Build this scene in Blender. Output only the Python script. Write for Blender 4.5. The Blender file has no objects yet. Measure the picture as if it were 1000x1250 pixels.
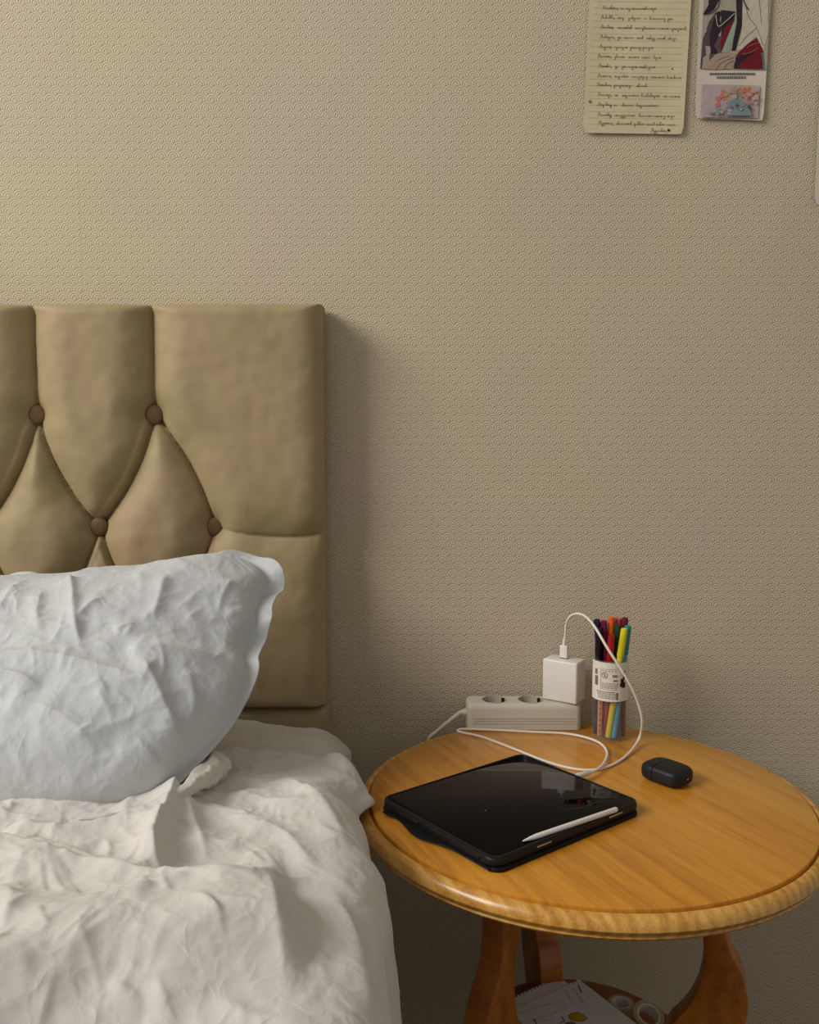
import bpy, bmesh, math, random
import numpy as np
from mathutils import Vector, Matrix

S = bpy.context.scene
COL = S.collection
rnd = random.Random(7)

# ------------------------------------------------------------------ camera
F_PX = 1110.0
PITCH = math.radians(5.8)
CAM = np.array([0.0, 0.0, 1.05])
cd = bpy.data.cameras.new('camera')
cam = bpy.data.objects.new('camera', cd)
COL.objects.link(cam)
cam.location = CAM
cam.rotation_euler = (math.pi / 2 - PITCH, 0, 0)
cd.sensor_fit = 'HORIZONTAL'
cd.sensor_width = 36.0
cd.lens = 36.0 * F_PX / 1000.0
cd.clip_start = 0.02
S.camera = cam

# ------------------------------------------------------------------ world, light, exposure
w = bpy.data.worlds.new('world')
S.world = w
w.use_nodes = True
bg = w.node_tree.nodes['Background']
bg.inputs[0].default_value = (1.0, 0.955, 0.89, 1)
bg.inputs[1].default_value = 0.40
ld = bpy.data.lights.new('window_light', 'AREA')
ld.shape = 'RECTANGLE'
ld.size = 2.0
ld.size_y = 1.6
ld.energy = 168
ld.color = (1.0, 0.965, 0.915)
lo = bpy.data.objects.new('window_light', ld)
COL.objects.link(lo)
lo.location = (-3.15, -0.4, 2.95)
lo.rotation_euler = (Vector((-0.2, 1.3, 1.05)) - lo.location).to_track_quat('-Z', 'Y').to_euler()
S.view_settings.view_transform = 'Standard'
S.view_settings.look = 'None'
S.view_settings.gamma = 1.0
S.view_settings.use_curve_mapping = False
S.view_settings.exposure = -0.28

# ------------------------------------------------------------------ pixel -> place
def ray(px, py):
    x = (px - 500) / F_PX
    y = -(py - 625) / F_PX
    return np.array([x, math.cos(PITCH) + y * math.sin(PITCH), -math.sin(PITCH) + y * math.cos(PITCH)])

def on_z(px, py, z):
    d = ray(px, py)
    return CAM + d * (z - CAM[2]) / d[2]

def on_y(px, py, y):
    d = ray(px, py)
    return CAM + d * y / d[1]

def on_plane(px, py, p0, n):
    d = ray(px, py)
    return CAM + d * (np.dot(np.array(p0) - CAM, n) / np.dot(d, n))

# ------------------------------------------------------------------ noise (numpy gradient noise)
def _hash(ix, iy, iz, seed):
    h = (ix * 374761393 + iy * 668265263 + iz * 2147483647 + seed * 974634777) & 0xffffffff
    h = ((h ^ (h >> 13)) * 1274126177) & 0xffffffff
    h = ((h ^ (h >> 16)) * 2246822519) & 0xffffffff
    return (h ^ (h >> 15)) & 0xffffffff

def noise3(x, y, z, seed=0):
    x = np.asarray(x, float); y = np.asarray(y, float); z = np.asarray(z, float) + 0 * x
    xi = np.floor(x).astype(np.int64); yi = np.floor(y).astype(np.int64); zi = np.floor(z).astype(np.int64)
    xf = x - xi; yf = y - yi; zf = z - zi
    u = xf**3 * (xf * (xf * 6 - 15) + 10)
    v = yf**3 * (yf * (yf * 6 - 15) + 10)
    t = zf**3 * (zf * (zf * 6 - 15) + 10)
    r = 0
    for a in (0, 1):
        for b in (0, 1):
            for c in (0, 1):
                h = _hash(xi + a, yi + b, zi + c, seed)
                th = (h & 0xffff) / 65536.0 * 2 * math.pi
                ph = ((h >> 16) & 0xffff) / 65536.0 * 2 - 1
                q = np.sqrt(1 - ph * ph)
                g = np.cos(th) * q * (xf - a) + np.sin(th) * q * (yf - b) + ph * (zf - c)
                r = r + g * (u if a else 1 - u) * (v if b else 1 - v) * (t if c else 1 - t)
    return r

def smooth(a, b, x):
    t = np.clip((x - a) / (b - a), 0, 1)
    return t * t * (3 - 2 * t)

def seg_dist(X, Y, poly):
    """distance, side sign and 0..1 position along a polyline"""
    best = np.full(X.shape, 1e9); side = np.zeros(X.shape); tt = np.zeros(X.shape)
    L = [0]
    for (a, b) in zip(poly[:-1], poly[1:]):
        L.append(L[-1] + math.hypot(b[0] - a[0], b[1] - a[1]))
    for i, (a, b) in enumerate(zip(poly[:-1], poly[1:])):
        dx, dy = b[0] - a[0], b[1] - a[1]
        l2 = dx * dx + dy * dy
        t = np.clip(((X - a[0]) * dx + (Y - a[1]) * dy) / l2, 0, 1)
        ex = X - a[0] - t * dx; ey = Y - a[1] - t * dy
        d = np.hypot(ex, ey)
        m = d < best
        best = np.where(m, d, best)
        side = np.where(m, np.sign(dx * ey - dy * ex), side)
        tt = np.where(m, (L[i] + t * (L[i + 1] - L[i])) / L[-1], tt)
    return best, side, tt

def spline(pts, n=8):
    """catmull-rom through points"""
    P = [np.array(p, float) for p in pts]
    P = [2 * P[0] - P[1]] + P + [2 * P[-1] - P[-2]]
    out = []
    for i in range(1, len(P) - 2):
        for k in range(n):
            t = k / n
            out.append(0.5 * (2 * P[i] + (P[i + 1] - P[i - 1]) * t + (2 * P[i - 1] - 5 * P[i] + 4 * P[i + 1] - P[i + 2]) * t * t
                              + (-P[i - 1] + 3 * P[i] - 3 * P[i + 1] + P[i + 2]) * t ** 3))
    out.append(P[-2])
    return out

# ------------------------------------------------------------------ object helpers
def tag(o, label=None, cat=None, group=None, kind=None):
    if label: o['label'] = label
    if cat: o['category'] = cat
    if group: o['group'] = group
    if kind: o['kind'] = kind
    return o

def empty(name, loc=(0, 0, 0), rz=0.0):
    o = bpy.data.objects.new(name, None)
    o.empty_display_size = 0.02
    o.location = loc
    o.rotation_euler = (0, 0, rz)
    COL.objects.link(o)
    return o

def link(name, me, mat=None, parent=None, loc=None, rot=None):
    o = bpy.data.objects.new(name, me)
    COL.objects.link(o)
    if mat is not None:
        for m in (mat if isinstance(mat, (list, tuple)) else [mat]):
            me.materials.append(m)
    if parent: o.parent = parent
    if loc is not None: o.location = loc
    if rot is not None: o.rotation_euler = rot
    return o

def mesh(name, verts, faces, mat=None, parent=None, smooth_=True, loc=None, rot=None, mats=None):
    me = bpy.data.meshes.new(name)
    me.from_pydata([tuple(v) for v in verts], [], [tuple(f) for f in faces])
    me.update()
    if smooth_:
        me.polygons.foreach_set('use_smooth', [True] * len(me.polygons))
    o = link(name, me, mat, parent, loc, rot)
    if mats:
        me.polygons.foreach_set('material_index', mats)
    return o

def bm_obj(name, bm, mat, parent=None, loc=None, rot=None, smooth_=True, angle=40):
    bmesh.ops.recalc_face_normals(bm, faces=bm.faces)
    me = bpy.data.meshes.new(name)
    bm.to_mesh(me); bm.free()
    if smooth_:
        me.polygons.foreach_set('use_smooth', [True] * len(me.polygons))
        me.set_sharp_from_angle(angle=math.radians(angle))
    return link(name, me, mat, parent, loc, rot)

def rrect(sx, sy, r, n=6):
    pts = []
    for (cx, cy, a0) in ((sx / 2 - r, sy / 2 - r, 0), (-sx / 2 + r, sy / 2 - r, 90), (-sx / 2 + r, -sy / 2 + r, 180), (sx / 2 - r, -sy / 2 + r, 270)):
        for k in range(n + 1):
            a = math.radians(a0 + 90 * k / n)
            pts.append((cx + r * math.cos(a), cy + r * math.sin(a)))
    return pts

def prism(pts, z0, z1, bev=0.0, segs=2, bm=None):
    bm = bm or bmesh.new()
    b = [bm.verts.new((x, y, z0)) for x, y in pts]
    t = [bm.verts.new((x, y, z1)) for x, y in pts]
    fs = [bm.faces.new(list(reversed(b))), bm.faces.new(t)]
    n = len(pts)
    for i in range(n):
        bm.faces.new((b[i], b[(i + 1) % n], t[(i + 1) % n], t[i]))
    if bev > 0:
        ed = [e for f in fs for e in f.edges]
        bmesh.ops.bevel(bm, geom=ed, offset=bev, segments=segs, profile=0.5, affect='EDGES')
    return bm

def box(sx, sy, sz, bev=0.0, segs=3, c=(0, 0, 0), bm=None):
    bm2 = bmesh.new()
    bmesh.ops.create_cube(bm2, size=1.0, matrix=Matrix.Translation(c) @ Matrix.Diagonal((sx, sy, sz, 1)))
    if bev > 0:
        bmesh.ops.bevel(bm2, geom=bm2.edges[:], offset=bev, segments=segs, profile=0.5, affect='EDGES')
    if bm is None:
        return bm2
    me = bpy.data.meshes.new('tmp'); bm2.to_mesh(me); bm2.free(); bm.from_mesh(me); bpy.data.meshes.remove(me)
    return bm

def lathe(prof, n=48, closed_ends=True):
    bm = bmesh.new()
    rings = []
    for (r, z) in prof:
        if r < 1e-6:
            rings.append([bm.verts.new((0, 0, z))])
        else:
            rings.append([bm.verts.new((r * math.cos(2 * math.pi * k / n), r * math.sin(2 * math.pi * k / n), z)) for k in range(n)])
    for a, b in zip(rings[:-1], rings[1:]):
        for k in range(n):
            k2 = (k + 1) % n
            if len(a) == 1 and len(b) == 1: continue
            if len(a) == 1: bm.faces.new((a[0], b[k2], b[k]))
            elif len(b) == 1: bm.faces.new((a[k], a[k2], b[0]))
            else: bm.faces.new((a[k], a[k2], b[k2], b[k]))
    if closed_ends:
        if len(rings[0]) > 1: bm.faces.new(list(reversed(rings[0])))
        if len(rings[-1]) > 1: bm.faces.new(rings[-1])
    return bm

def tube(pts, r, n=10, cap=True):
    """swept tube; r is a number or one radius for each point"""
    P = [np.array(p, float) for p in pts]
    bm = bmesh.new()
    up = np.array([0, 0, 1.0]); rings = []
    prev = None
    for i, p in enumerate(P):
        t = P[min(i + 1, len(P) - 1)] - P[max(i - 1, 0)]
        t = t / (np.linalg.norm(t) + 1e-12)
        if prev is None:
            a = np.cross(t, up if abs(t[2]) < .9 else np.array([1.0, 0, 0]))
        else:
            a = prev - t * np.dot(prev, t)
        a = a / np.linalg.norm(a); prev = a
        b = np.cross(t, a)
        rr = r[i] if isinstance(r, (list, tuple, np.ndarray)) else r
        rings.append([bm.verts.new(p + rr * (math.cos(2 * math.pi * k / n) * a + math.sin(2 * math.pi * k / n) * b)) for k in range(n)])
    for a, b in zip(rings[:-1], rings[1:]):
        for k in range(n):
            bm.faces.new((a[k], a[(k + 1) % n], b[(k + 1) % n], b[k]))
    if cap:
        bm.faces.new(list(reversed(rings[0]))); bm.faces.new(rings[-1])
    return bm

# ------------------------------------------------------------------ materials
def srgb(r, g, b):
    f = lambda c: (c / 255 / 12.92) if c / 255 <= 0.04045 else ((c / 255 + 0.055) / 1.055) ** 2.4
    return (f(r), f(g), f(b), 1)

class NT:
    def __init__(s, name):
        s.m = bpy.data.materials.new(name); s.m.use_nodes = True
        s.t = s.m.node_tree; s.b = s.t.nodes['Principled BSDF']
        s.out = s.t.nodes['Material Output']
    def n(s, typ, **kw):
        nd = s.t.nodes.new(typ)
        for k, v in kw.items(): setattr(nd, k, v)
        return nd
    def l(s, a, b): s.t.links.new(a, b)
    def set(s, nd, i, v):
        if hasattr(v, 'is_output'): s.l(v, nd.inputs[i])
        else: nd.inputs[i].default_value = v
    def math(s, op, a, b=0.0, c=0.0):
        nd = s.n('ShaderNodeMath', operation=op)
        s.set(nd, 0, a); s.set(nd, 1, b); s.set(nd, 2, c)
        return nd.outputs[0]
    def mix(s, fac, a, b, blend='MIX'):
        nd = s.n('ShaderNodeMix', data_type='RGBA', blend_type=blend)
        s.set(nd, 0, fac); s.set(nd, 6, a); s.set(nd, 7, b)
        return nd.outputs[2]
    def coords(s, scale=(1, 1, 1), rot=(0, 0, 0), kind='Object'):
        tc = s.n('ShaderNodeTexCoord'); mp = s.n('ShaderNodeMapping')
        s.l(tc.outputs[kind], mp.inputs[0])
        mp.inputs['Scale'].default_value = scale; mp.inputs['Rotation'].default_value = rot
        return mp.outputs[0]
    def noise(s, vec, scale, detail=3, rough=.5, dist=0.0):
        nd = s.n('ShaderNodeTexNoise')
        s.l(vec, nd.inputs['Vector']); nd.inputs['Scale'].default_value = scale
        nd.inputs['Detail'].default_value = detail; nd.inputs['Roughness'].default_value = rough
        nd.inputs['Distortion'].default_value = dist
        return nd.outputs[0]
    def ramp(s, fac, stops):
        nd = s.n('ShaderNodeValToRGB'); s.l(fac, nd.inputs[0])
        cr = nd.color_ramp
        while len(cr.elements) < len(stops): cr.elements.new(.5)
        for e, (p, c) in zip(cr.elements, stops): e.position = p; e.color = c
        return nd.outputs[0]
    def bump(s, h, strength=.3, dist=.001, nrm=None):
        nd = s.n('ShaderNodeBump'); s.l(h, nd.inputs['Height'])
        nd.inputs['Strength'].default_value = strength; nd.inputs['Distance'].default_value = dist
        if nrm is not None: s.l(nrm, nd.inputs['Normal'])
        return nd.outputs[0]

def plain(name, c, rough=.5, spec=.5, metal=0.0, grain=0.04, coat=0.0, trans=0.0, ior=1.45):
    t = NT(name)
    v = t.coords()
    n = t.noise(v, 60, 3)
    dark = tuple(x * (1 - grain * 2) for x in c[:3]) + (1,)
    t.l(t.mix(n, dark, c), t.b.inputs['Base Color'])
    t.b.inputs['Roughness'].default_value = rough
    t.b.inputs['Specular IOR Level'].default_value = spec
    t.b.inputs['Metallic'].default_value = metal
    t.b.inputs['Coat Weight'].default_value = coat
    t.b.inputs['Transmission Weight'].default_value = trans
    t.b.inputs['IOR'].default_value = ior
    return t.m

def wallpaper():
    t = NT('wallpaper')
    tc = t.n('ShaderNodeTexCoord'); sp = t.n('ShaderNodeSeparateXYZ')
    t.l(tc.outputs['Object'], sp.inputs[0])
    W = 0.0172; RS = 0.67
    u = t.math('DIVIDE', sp.outputs[0], W); v = t.math('DIVIDE', sp.outputs[2], W)
    kv = t.math('DIVIDE', v, RS); kr = t.math('FLOOR', kv)
    y = t.math('MULTIPLY', t.math('SUBTRACT', kv, kr), RS)
    par = t.math('MULTIPLY', t.math('FLOORED_MODULO', kr, 2.0), .5)
    def dist(sh, dy):
        a = t.math('ADD', u, sh); a = t.math('SUBTRACT', a, t.math('ROUND', a))
        return t.math('SQRT', t.math('ADD', t.math('MULTIPLY', a, a), t.math('MULTIPLY', dy, dy)))
    d1 = dist(par, y); d2 = dist(t.math('SUBTRACT', .5, par), t.math('SUBTRACT', RS, y))
    inside = t.math('LESS_THAN', d1, RS)
    d = t.math('ADD', t.math('MULTIPLY', inside, d1), t.math('MULTIPLY', t.math('SUBTRACT', 1.0, inside), d2))
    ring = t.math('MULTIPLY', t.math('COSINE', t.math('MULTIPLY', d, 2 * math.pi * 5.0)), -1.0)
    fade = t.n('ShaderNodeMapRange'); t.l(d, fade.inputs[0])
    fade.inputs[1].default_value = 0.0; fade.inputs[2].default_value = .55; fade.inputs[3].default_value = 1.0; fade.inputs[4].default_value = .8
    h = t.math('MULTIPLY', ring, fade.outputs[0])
    vec = t.coords()
    big = t.noise(vec, 3.0, 2)
    fine = t.noise(vec, 900, 2)
    # paper joins every 0.53 m
    j = t.math('DIVIDE', t.math('SUBTRACT', sp.outputs[0], 0.035), .53)
    j = t.math('ABSOLUTE', t.math('MULTIPLY', t.math('SUBTRACT', j, t.math('ROUND', j)), .53))
    seam = t.math('LESS_THAN', j, 0.0007)
    base = t.ramp(big, [(.3, srgb(200, 185, 163)), (.5, srgb(203, 192, 164)), (.7, srgb(204, 189, 168))])
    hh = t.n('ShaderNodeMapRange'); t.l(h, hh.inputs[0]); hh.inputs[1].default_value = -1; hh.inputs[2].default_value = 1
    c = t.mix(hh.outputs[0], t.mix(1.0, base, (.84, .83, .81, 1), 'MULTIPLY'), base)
    c = t.mix(t.math('MULTIPLY', seam, .10), c, srgb(120, 108, 90))
    t.l(c, t.b.inputs['Base Color'])
    hs = t.math('ADD', h, t.math('MULTIPLY', fine, .5))
    hs = t.math('SUBTRACT', hs, t.math('MULTIPLY', seam, .5))
    t.l(t.bump(hs, .42, .0012), t.b.inputs['Normal'])
    t.b.inputs['Roughness'].default_value = .72
    t.b.inputs['Specular IOR Level'].default_value = .3
    return t.m

def suede():
    t = NT('headboard_suede')
    v = t.coords()
    n1 = t.noise(v, 7, 4, .6, .4); n2 = t.noise(v, 28, 5, .65); n3 = t.noise(v, 600, 2)
    c = t.ramp(n1, [(.34, srgb(150, 134, 96)), (.5, srgb(160, 142, 106)), (.66, srgb(166, 141, 109))])
    c = t.mix(t.math('MULTIPLY', t.math('SUBTRACT', n2, .35), .5), c, srgb(132, 116, 82))
    cr = t.n('ShaderNodeTexVoronoi', feature='DISTANCE_TO_EDGE'); cr.inputs['Scale'].default_value = 34
    wv = t.n('ShaderNodeVectorMath', operation='ADD'); t.l(v, wv.inputs[0])
    nc = t.n('ShaderNodeTexNoise'); nc.inputs['Scale'].default_value = 20; t.l(v, nc.inputs['Vector'])
    sc = t.n('ShaderNodeVectorMath', operation='SCALE'); t.l(nc.outputs[1], sc.inputs[0]); sc.inputs[3].default_value = .06
    t.l(sc.outputs[0], wv.inputs[1]); t.l(wv.outputs[0], cr.inputs['Vector'])
    crack = t.math('MULTIPLY', t.math('LESS_THAN', cr.outputs[0], .012), t.math('GREATER_THAN', n2, .56))
    c = t.mix(t.math('MULTIPLY', crack, .22), c, srgb(190, 170, 138))
    t.l(c, t.b.inputs['Base Color'])
    t.b.inputs['Roughness'].default_value = .58
    t.b.inputs['Specular IOR Level'].default_value = .35
    t.b.inputs['Sheen Weight'].default_value = .25
    t.b.inputs['Sheen Roughness'].default_value = .5
    t.b.inputs['Sheen Tint'].default_value = srgb(225, 205, 170)
    hsum = t.math('ADD', n2, t.math('MULTIPLY', n3, .25))
    t.l(t.bump(hsum, .30, .002), t.b.inputs['Normal'])
    return t.m

def cotton(name, c, c2):
    t = NT(name)
    v = t.coords()
    n = t.noise(v, 9, 3)
    t.l(t.mix(n, c, c2), t.b.inputs['Base Color'])
    def ridge(sc, dist):
        return t.math('ABSOLUTE', t.math('SUBTRACT', t.noise(v, sc, 1, .4, dist), .5))
    creases = t.math('MULTIPLY', t.math('ADD', ridge(22, .8), t.math('MULTIPLY', ridge(60, .6), .45)), -2.0)
    weave = t.noise(v, 1500, 2)
    h = t.math('ADD', t.math('MULTIPLY', creases, 1.0), t.math('MULTIPLY', weave, .12))
    t.l(t.bump(h, .42, .004), t.b.inputs['Normal'])
    t.b.inputs['Roughness'].default_value = .8
    t.b.inputs['Specular IOR Level'].default_value = .2
    t.b.inputs['Sheen Weight'].default_value = .15
    return t.m

def wood(name, c_dark, c_mid, c_light, ang, rough=.32, stretch=9.0, scale=30, coat=.35, planks=0.0, axis='z', wave=.07):
    """grain runs along local direction `ang` in the XY plane"""
    t = NT(name)
    rot = (0, 0, -ang) if axis == 'z' else (math.pi / 2, 0, 0)
    v = t.coords((1, 1, 1), rot)
    sep = t.n('ShaderNodeSeparateXYZ'); t.l(v, sep.inputs[0])
    cmb = t.n('ShaderNodeCombineXYZ')
    t.l(t.math('DIVIDE', sep.outputs[0], stretch), cmb.inputs[0])
    off = None
    if planks:
        idx = t.math('FLOOR', t.math('DIVIDE', sep.outputs[1], planks))
        wn = t.n('ShaderNodeTexWhiteNoise', noise_dimensions='1D'); t.l(idx, wn.inputs['W'])
        off = wn.outputs[0]
        t.l(sep.outputs[1], cmb.inputs[1])
        t.l(t.math('MULTIPLY', off, 3.0), cmb.inputs[2])
    else:
        t.l(sep.outputs[1], cmb.inputs[1]); t.l(sep.outputs[2], cmb.inputs[2])
    n1 = t.noise(cmb.outputs[0], scale, 4, .55, .6)
    n2 = t.noise(cmb.outputs[0], scale * 9, 3, .6)
    wv = t.n('ShaderNodeTexWave', wave_type='BANDS', bands_direction='Y')
    t.l(cmb.outputs[0], wv.inputs[0]); wv.inputs['Scale'].default_value = scale * .5
    wv.inputs['Distortion'].default_value = 9; wv.inputs['Detail'].default_value = 2; wv.inputs['Detail Scale'].default_value = .6
    f = t.math('ADD', t.math('MULTIPLY', n1, .50), t.math('ADD', t.math('MULTIPLY', n2, .42), t.math('MULTIPLY', wv.outputs[1], wave)))
    if off is not None:
        f = t.math('ADD', f, t.math('MULTIPLY', t.math('SUBTRACT', off, .5), .10))
    c = t.ramp(f, [(.28, c_dark), (.48, c_mid), (.70, c_light)])
    t.l(c, t.b.inputs['Base Color'])
    t.b.inputs['Roughness'].default_value = rough
    t.b.inputs['Coat Weight'].default_value = coat
    t.b.inputs['Coat Roughness'].default_value = .18
    t.l(t.bump(n2, .12, .0006), t.b.inputs['Normal'])
    return t.m

def glassy(name, c, alpha):
    """thin clear plastic"""
    t = NT(name)
    t.b.inputs['Base Color'].default_value = c
    t.b.inputs['Roughness'].default_value = .12
    nz = t.noise(t.coords(), 40, 2)
    t.l(t.math('ADD', alpha, t.math('MULTIPLY', nz, .05)), t.b.inputs['Alpha'])
    t.b.inputs['Specular IOR Level'].default_value = .7
    return t.m

def paper(name, c, c2, scale=25):
    t = NT(name)
    v = t.coords()
    n = t.noise(v, scale, 4, .6)
    t.l(t.mix(n, c, c2), t.b.inputs['Base Color'])
    t.l(t.bump(t.noise(v, scale * .8, 3), .25, .004), t.b.inputs['Normal'])
    t.b.inputs['Roughness'].default_value = .85
    t.b.inputs['Specular IOR Level'].default_value = .2
    return t.m

M = {}
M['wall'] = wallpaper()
M['suede'] = suede()
M['button'] = plain('button_suede', srgb(104, 80, 52), .6, .3)
M['pillow'] = cotton('pillow_cotton', srgb(190, 193, 193), srgb(198, 201, 200))
M['duvet'] = cotton('duvet_cotton', srgb(206, 202, 197), srgb(213, 209, 203))
M['sheet'] = cotton('sheet_cotton', srgb(196, 193, 183), srgb(204, 200, 190))
GA = math.radians(-65)
M['oak'] = wood('oak_top', srgb(172, 108, 24), srgb(204, 138, 40), srgb(218, 156, 58), GA, .36, 14, 22, .4, planks=.088)
M['oak_edge'] = wood('oak_edge', srgb(150, 96, 32), srgb(196, 140, 56), srgb(224, 176, 92), GA, .34, 6, 46, .4, wave=.12)
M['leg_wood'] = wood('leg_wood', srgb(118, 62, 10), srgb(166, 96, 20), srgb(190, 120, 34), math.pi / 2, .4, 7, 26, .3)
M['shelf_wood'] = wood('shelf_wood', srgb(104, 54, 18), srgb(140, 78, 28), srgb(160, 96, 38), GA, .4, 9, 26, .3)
M['knot'] = plain('wood_knot', srgb(52, 26, 10), .5)
M['floor'] = wood('floor_wood', srgb(90, 62, 38), srgb(122, 88, 56), srgb(140, 104, 70), 0, .45, 9, 8, .1, planks=.12)
M['black'] = plain('black_case', srgb(20, 20, 21), .48, .4)
M['black_soft'] = plain('black_folio', srgb(15, 15, 16), .62, .3)
M['screen'] = plain('screen_glass', srgb(6, 5, 5), .04, .13, grain=.0)
M['steel'] = plain('steel_bits', srgb(190, 190, 192), .25, .5, .9)
M['white'] = plain('white_plastic', srgb(226, 222, 214), .35, .45, grain=.01)
M['cable'] = plain('white_cable', srgb(228, 220, 208), .45, .4, grain=.01)
M['strip'] = plain('grey_white_plastic', srgb(205, 198, 182), .42, .4, grain=.01)
M['strip_in'] = plain('socket_plastic', srgb(176, 168, 152), .5, .4, grain=.01)
M['dark'] = plain('dark_hole', srgb(18, 15, 12), .6)
M['earbud'] = plain('earbud_case_rubber', srgb(22, 25, 28), .5, .4)
M['clear'] = glassy('clear_plastic', srgb(190, 180, 170), .04)
M['tape'] = glassy('clear_tape', srgb(215, 200, 160), .55)
M['label'] = paper('label_paper', srgb(226, 220, 208), srgb(216, 208, 194), 60)
M['ink'] = plain('ink', srgb(50, 42, 36), .8, .2)
M['grey_ink'] = plain('grey_ink', srgb(120, 112, 102), .8, .2)
M['note'] = paper('aged_note_paper', srgb(194, 182, 148), srgb(208, 196, 162), 40)
M['rule'] = plain('ruled_line', srgb(186, 172, 136), .85, .2)
M['card'] = paper('print_card', srgb(200, 188, 174), srgb(206, 196, 184), 30)
M['sheetpaper'] = paper('sketch_paper', srgb(226, 222, 216), srgb(234, 230, 224), 18)
M['yellow_ink'] = plain('yellow_ink', srgb(214, 176, 44), .8, .2, grain=.15)

# ================================================================== SETTING
WALL_Y = 1.405
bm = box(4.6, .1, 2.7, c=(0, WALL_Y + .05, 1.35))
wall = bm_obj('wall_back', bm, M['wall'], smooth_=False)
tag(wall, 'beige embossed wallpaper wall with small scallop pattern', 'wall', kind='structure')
bm = box(4.6, 3.4, .06, c=(0, WALL_Y - 1.7, -.03))
fl = bm_obj('floor', bm, M['floor'], smooth_=False)
tag(fl, 'brown wooden floor', 'floor', kind='structure')

# ================================================================== BED
bed = empty('headboard', (-.93, .4, 0))
tag(bed, 'tan suede headboard with deep button tufting standing against the wall', 'headboard')
base_ = empty('bed_base', (-.93, .4, 0))
tag(base_, 'upholstered bed base under the mattress', 'bed base')
B0 = np.array([-.93, .4, 0])
HB_F = 1.325           # front of the cushion
HB_B = WALL_Y - .006
hx1 = on_y(392, 500, HB_F)[0]
hx0 = -1.73
hz1 = on_y(300, 369, HB_F)[2]
hz0 = on_y(350, 865, HB_F)[2]
PER = .1735
r1x, r1z = on_y(188, 506, HB_F + .03)[[0, 2]]
r2x, r2z = on_y(262, 643, HB_F + .03)[[0, 2]]
r3z = r2z - (r1z - r2z)
row1 = [(r1x - k * PER, r1z) for k in range(8)]
row2 = [(r2x - k * PER, r2z) for k in range(9)]
row3 = [(r1x - k * PER, r3z) for k in range(8)]

def bez(a, b, bow, n=10):
    a = np.array(a); b = np.array(b); d = b - a
    m = (a + b) / 2 + np.array([-d[1], d[0]]) * bow
    return [tuple((1 - t) ** 2 * a + 2 * t * (1 - t) * m + t * t * b) for t in np.linspace(0, 1, n)]

folds = []           # polyline, strength, flap side
for k in range(8):
    top = row1[k]
    folds.append(([(top[0] + .003, hz1 + .03), (top[0] + .001, top[1] + .05), top], 1.0, 0))
    folds.append((bez(top, row2[k], .13 if k == 0 else -.13), 1.0, 1))        # down to the right
    folds.append((bez(top, row2[k + 1], .15), 1.0, -1))    # down to the left
    folds.append((bez(row2[k], row3[k], .1), .9, 1))
    folds.append((bez(row2[k + 1], row3[k], -.1), .9, -1))
    folds.append(([row3[k], (row3[k][0], hz0 - .02)], .8, 0))
sag = row2[0]
folds.append((bez(sag, (hx1 + .01, r2z - .008), -.10), .45, 0))
folds.append(([sag, (sag[0] - .006, sag[1] - .09), (sag[0] - .004, hz0)], .35, 0))

xs = np.concatenate([np.arange(hx0, -.72, .008), np.arange(-.72, hx1 - .001, .0026), [hx1]])
zs = np.concatenate([np.arange(hz0, hz1 - .001, .0028), [hz1]])
GX, GZ = np.meshgrid(xs, zs)
D = .030; Lw = .062
KS = 240.0
acc = np.exp(-KS * D) * np.ones(GX.shape)
cre = np.zeros(GX.shape)
rid = np.zeros(GX.shape)
for poly, st, flap in folds:
    x0 = min(p[0] for p in poly) - .09; x1 = max(p[0] for p in poly) + .09
    cols = np.where((xs >= x0) & (xs <= x1))[0]
    if len(cols) == 0: continue
    sl = slice(cols[0], cols[-1] + 1)
    d, sd, tt = seg_dist(GX[:, sl], GZ[:, sl], poly)
    q = 1 - np.clip(d / Lw, 0, 1)
    prof = D * (1 - q ** 2.4)
    cre[:, sl] = np.maximum(cre[:, sl], st * .0065 * np.exp(-(d / .0020) ** 2))
    h = D - st * (D - prof)
    acc[:, sl] += np.exp(-KS * h) - math.exp(-KS * D)
    if flap:
        ds = d * sd * flap
        rid[:, sl] += .0028 * np.exp(-((ds - .0075) / .0032) ** 2) * smooth(0, .15, tt) * smooth(1, .85, tt)
Hh = -np.log(acc) / KS + rid - cre
Hh = np.maximum(Hh, -.006)
for (bx_, bz_) in row1 + row2 + row3:
    rr = np.hypot(GX - bx_, GZ - bz_)
    Hh -= .011 * np.exp(-(rr / .022) ** 2)
Hh += .0035 * noise3(GX * 14, GZ * 14, 0, 3) + .0012 * noise3(GX * 45, GZ * 45, 0, 4)
de = np.minimum(np.minimum(hx1 - GX, GX - hx0), np.minimum(hz1 - GZ, GZ - hz0 + .006))
def roll(d, wid, dep):
    q = np.clip((wid - d) / wid, 0, 1)
    return dep * (1 - np.sqrt(np.maximum(1 - q ** 2.6, 0)))
edge = np.maximum(roll(np.minimum(hx1 - GX, GX - hx0), .05, .028), np.maximum(roll(hz1 - GZ, .018, .022), roll(GZ - hz0 + .003, .02, .014)))
GY = HB_F + (D - Hh) * smooth(0, .03, de + .012) + edge
# small wobble of the outline
nz_, nx_ = GX.shape
V = np.stack([GX, GY, GZ], -1).reshape(-1, 3) - B0
idx = np.arange(nz_ * nx_).reshape(nz_, nx_)
faces = np.stack([idx[:-1, :-1], idx[:-1, 1:], idx[1:, 1:], idx[1:, :-1]], -1).reshape(-1, 4).tolist()
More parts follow.
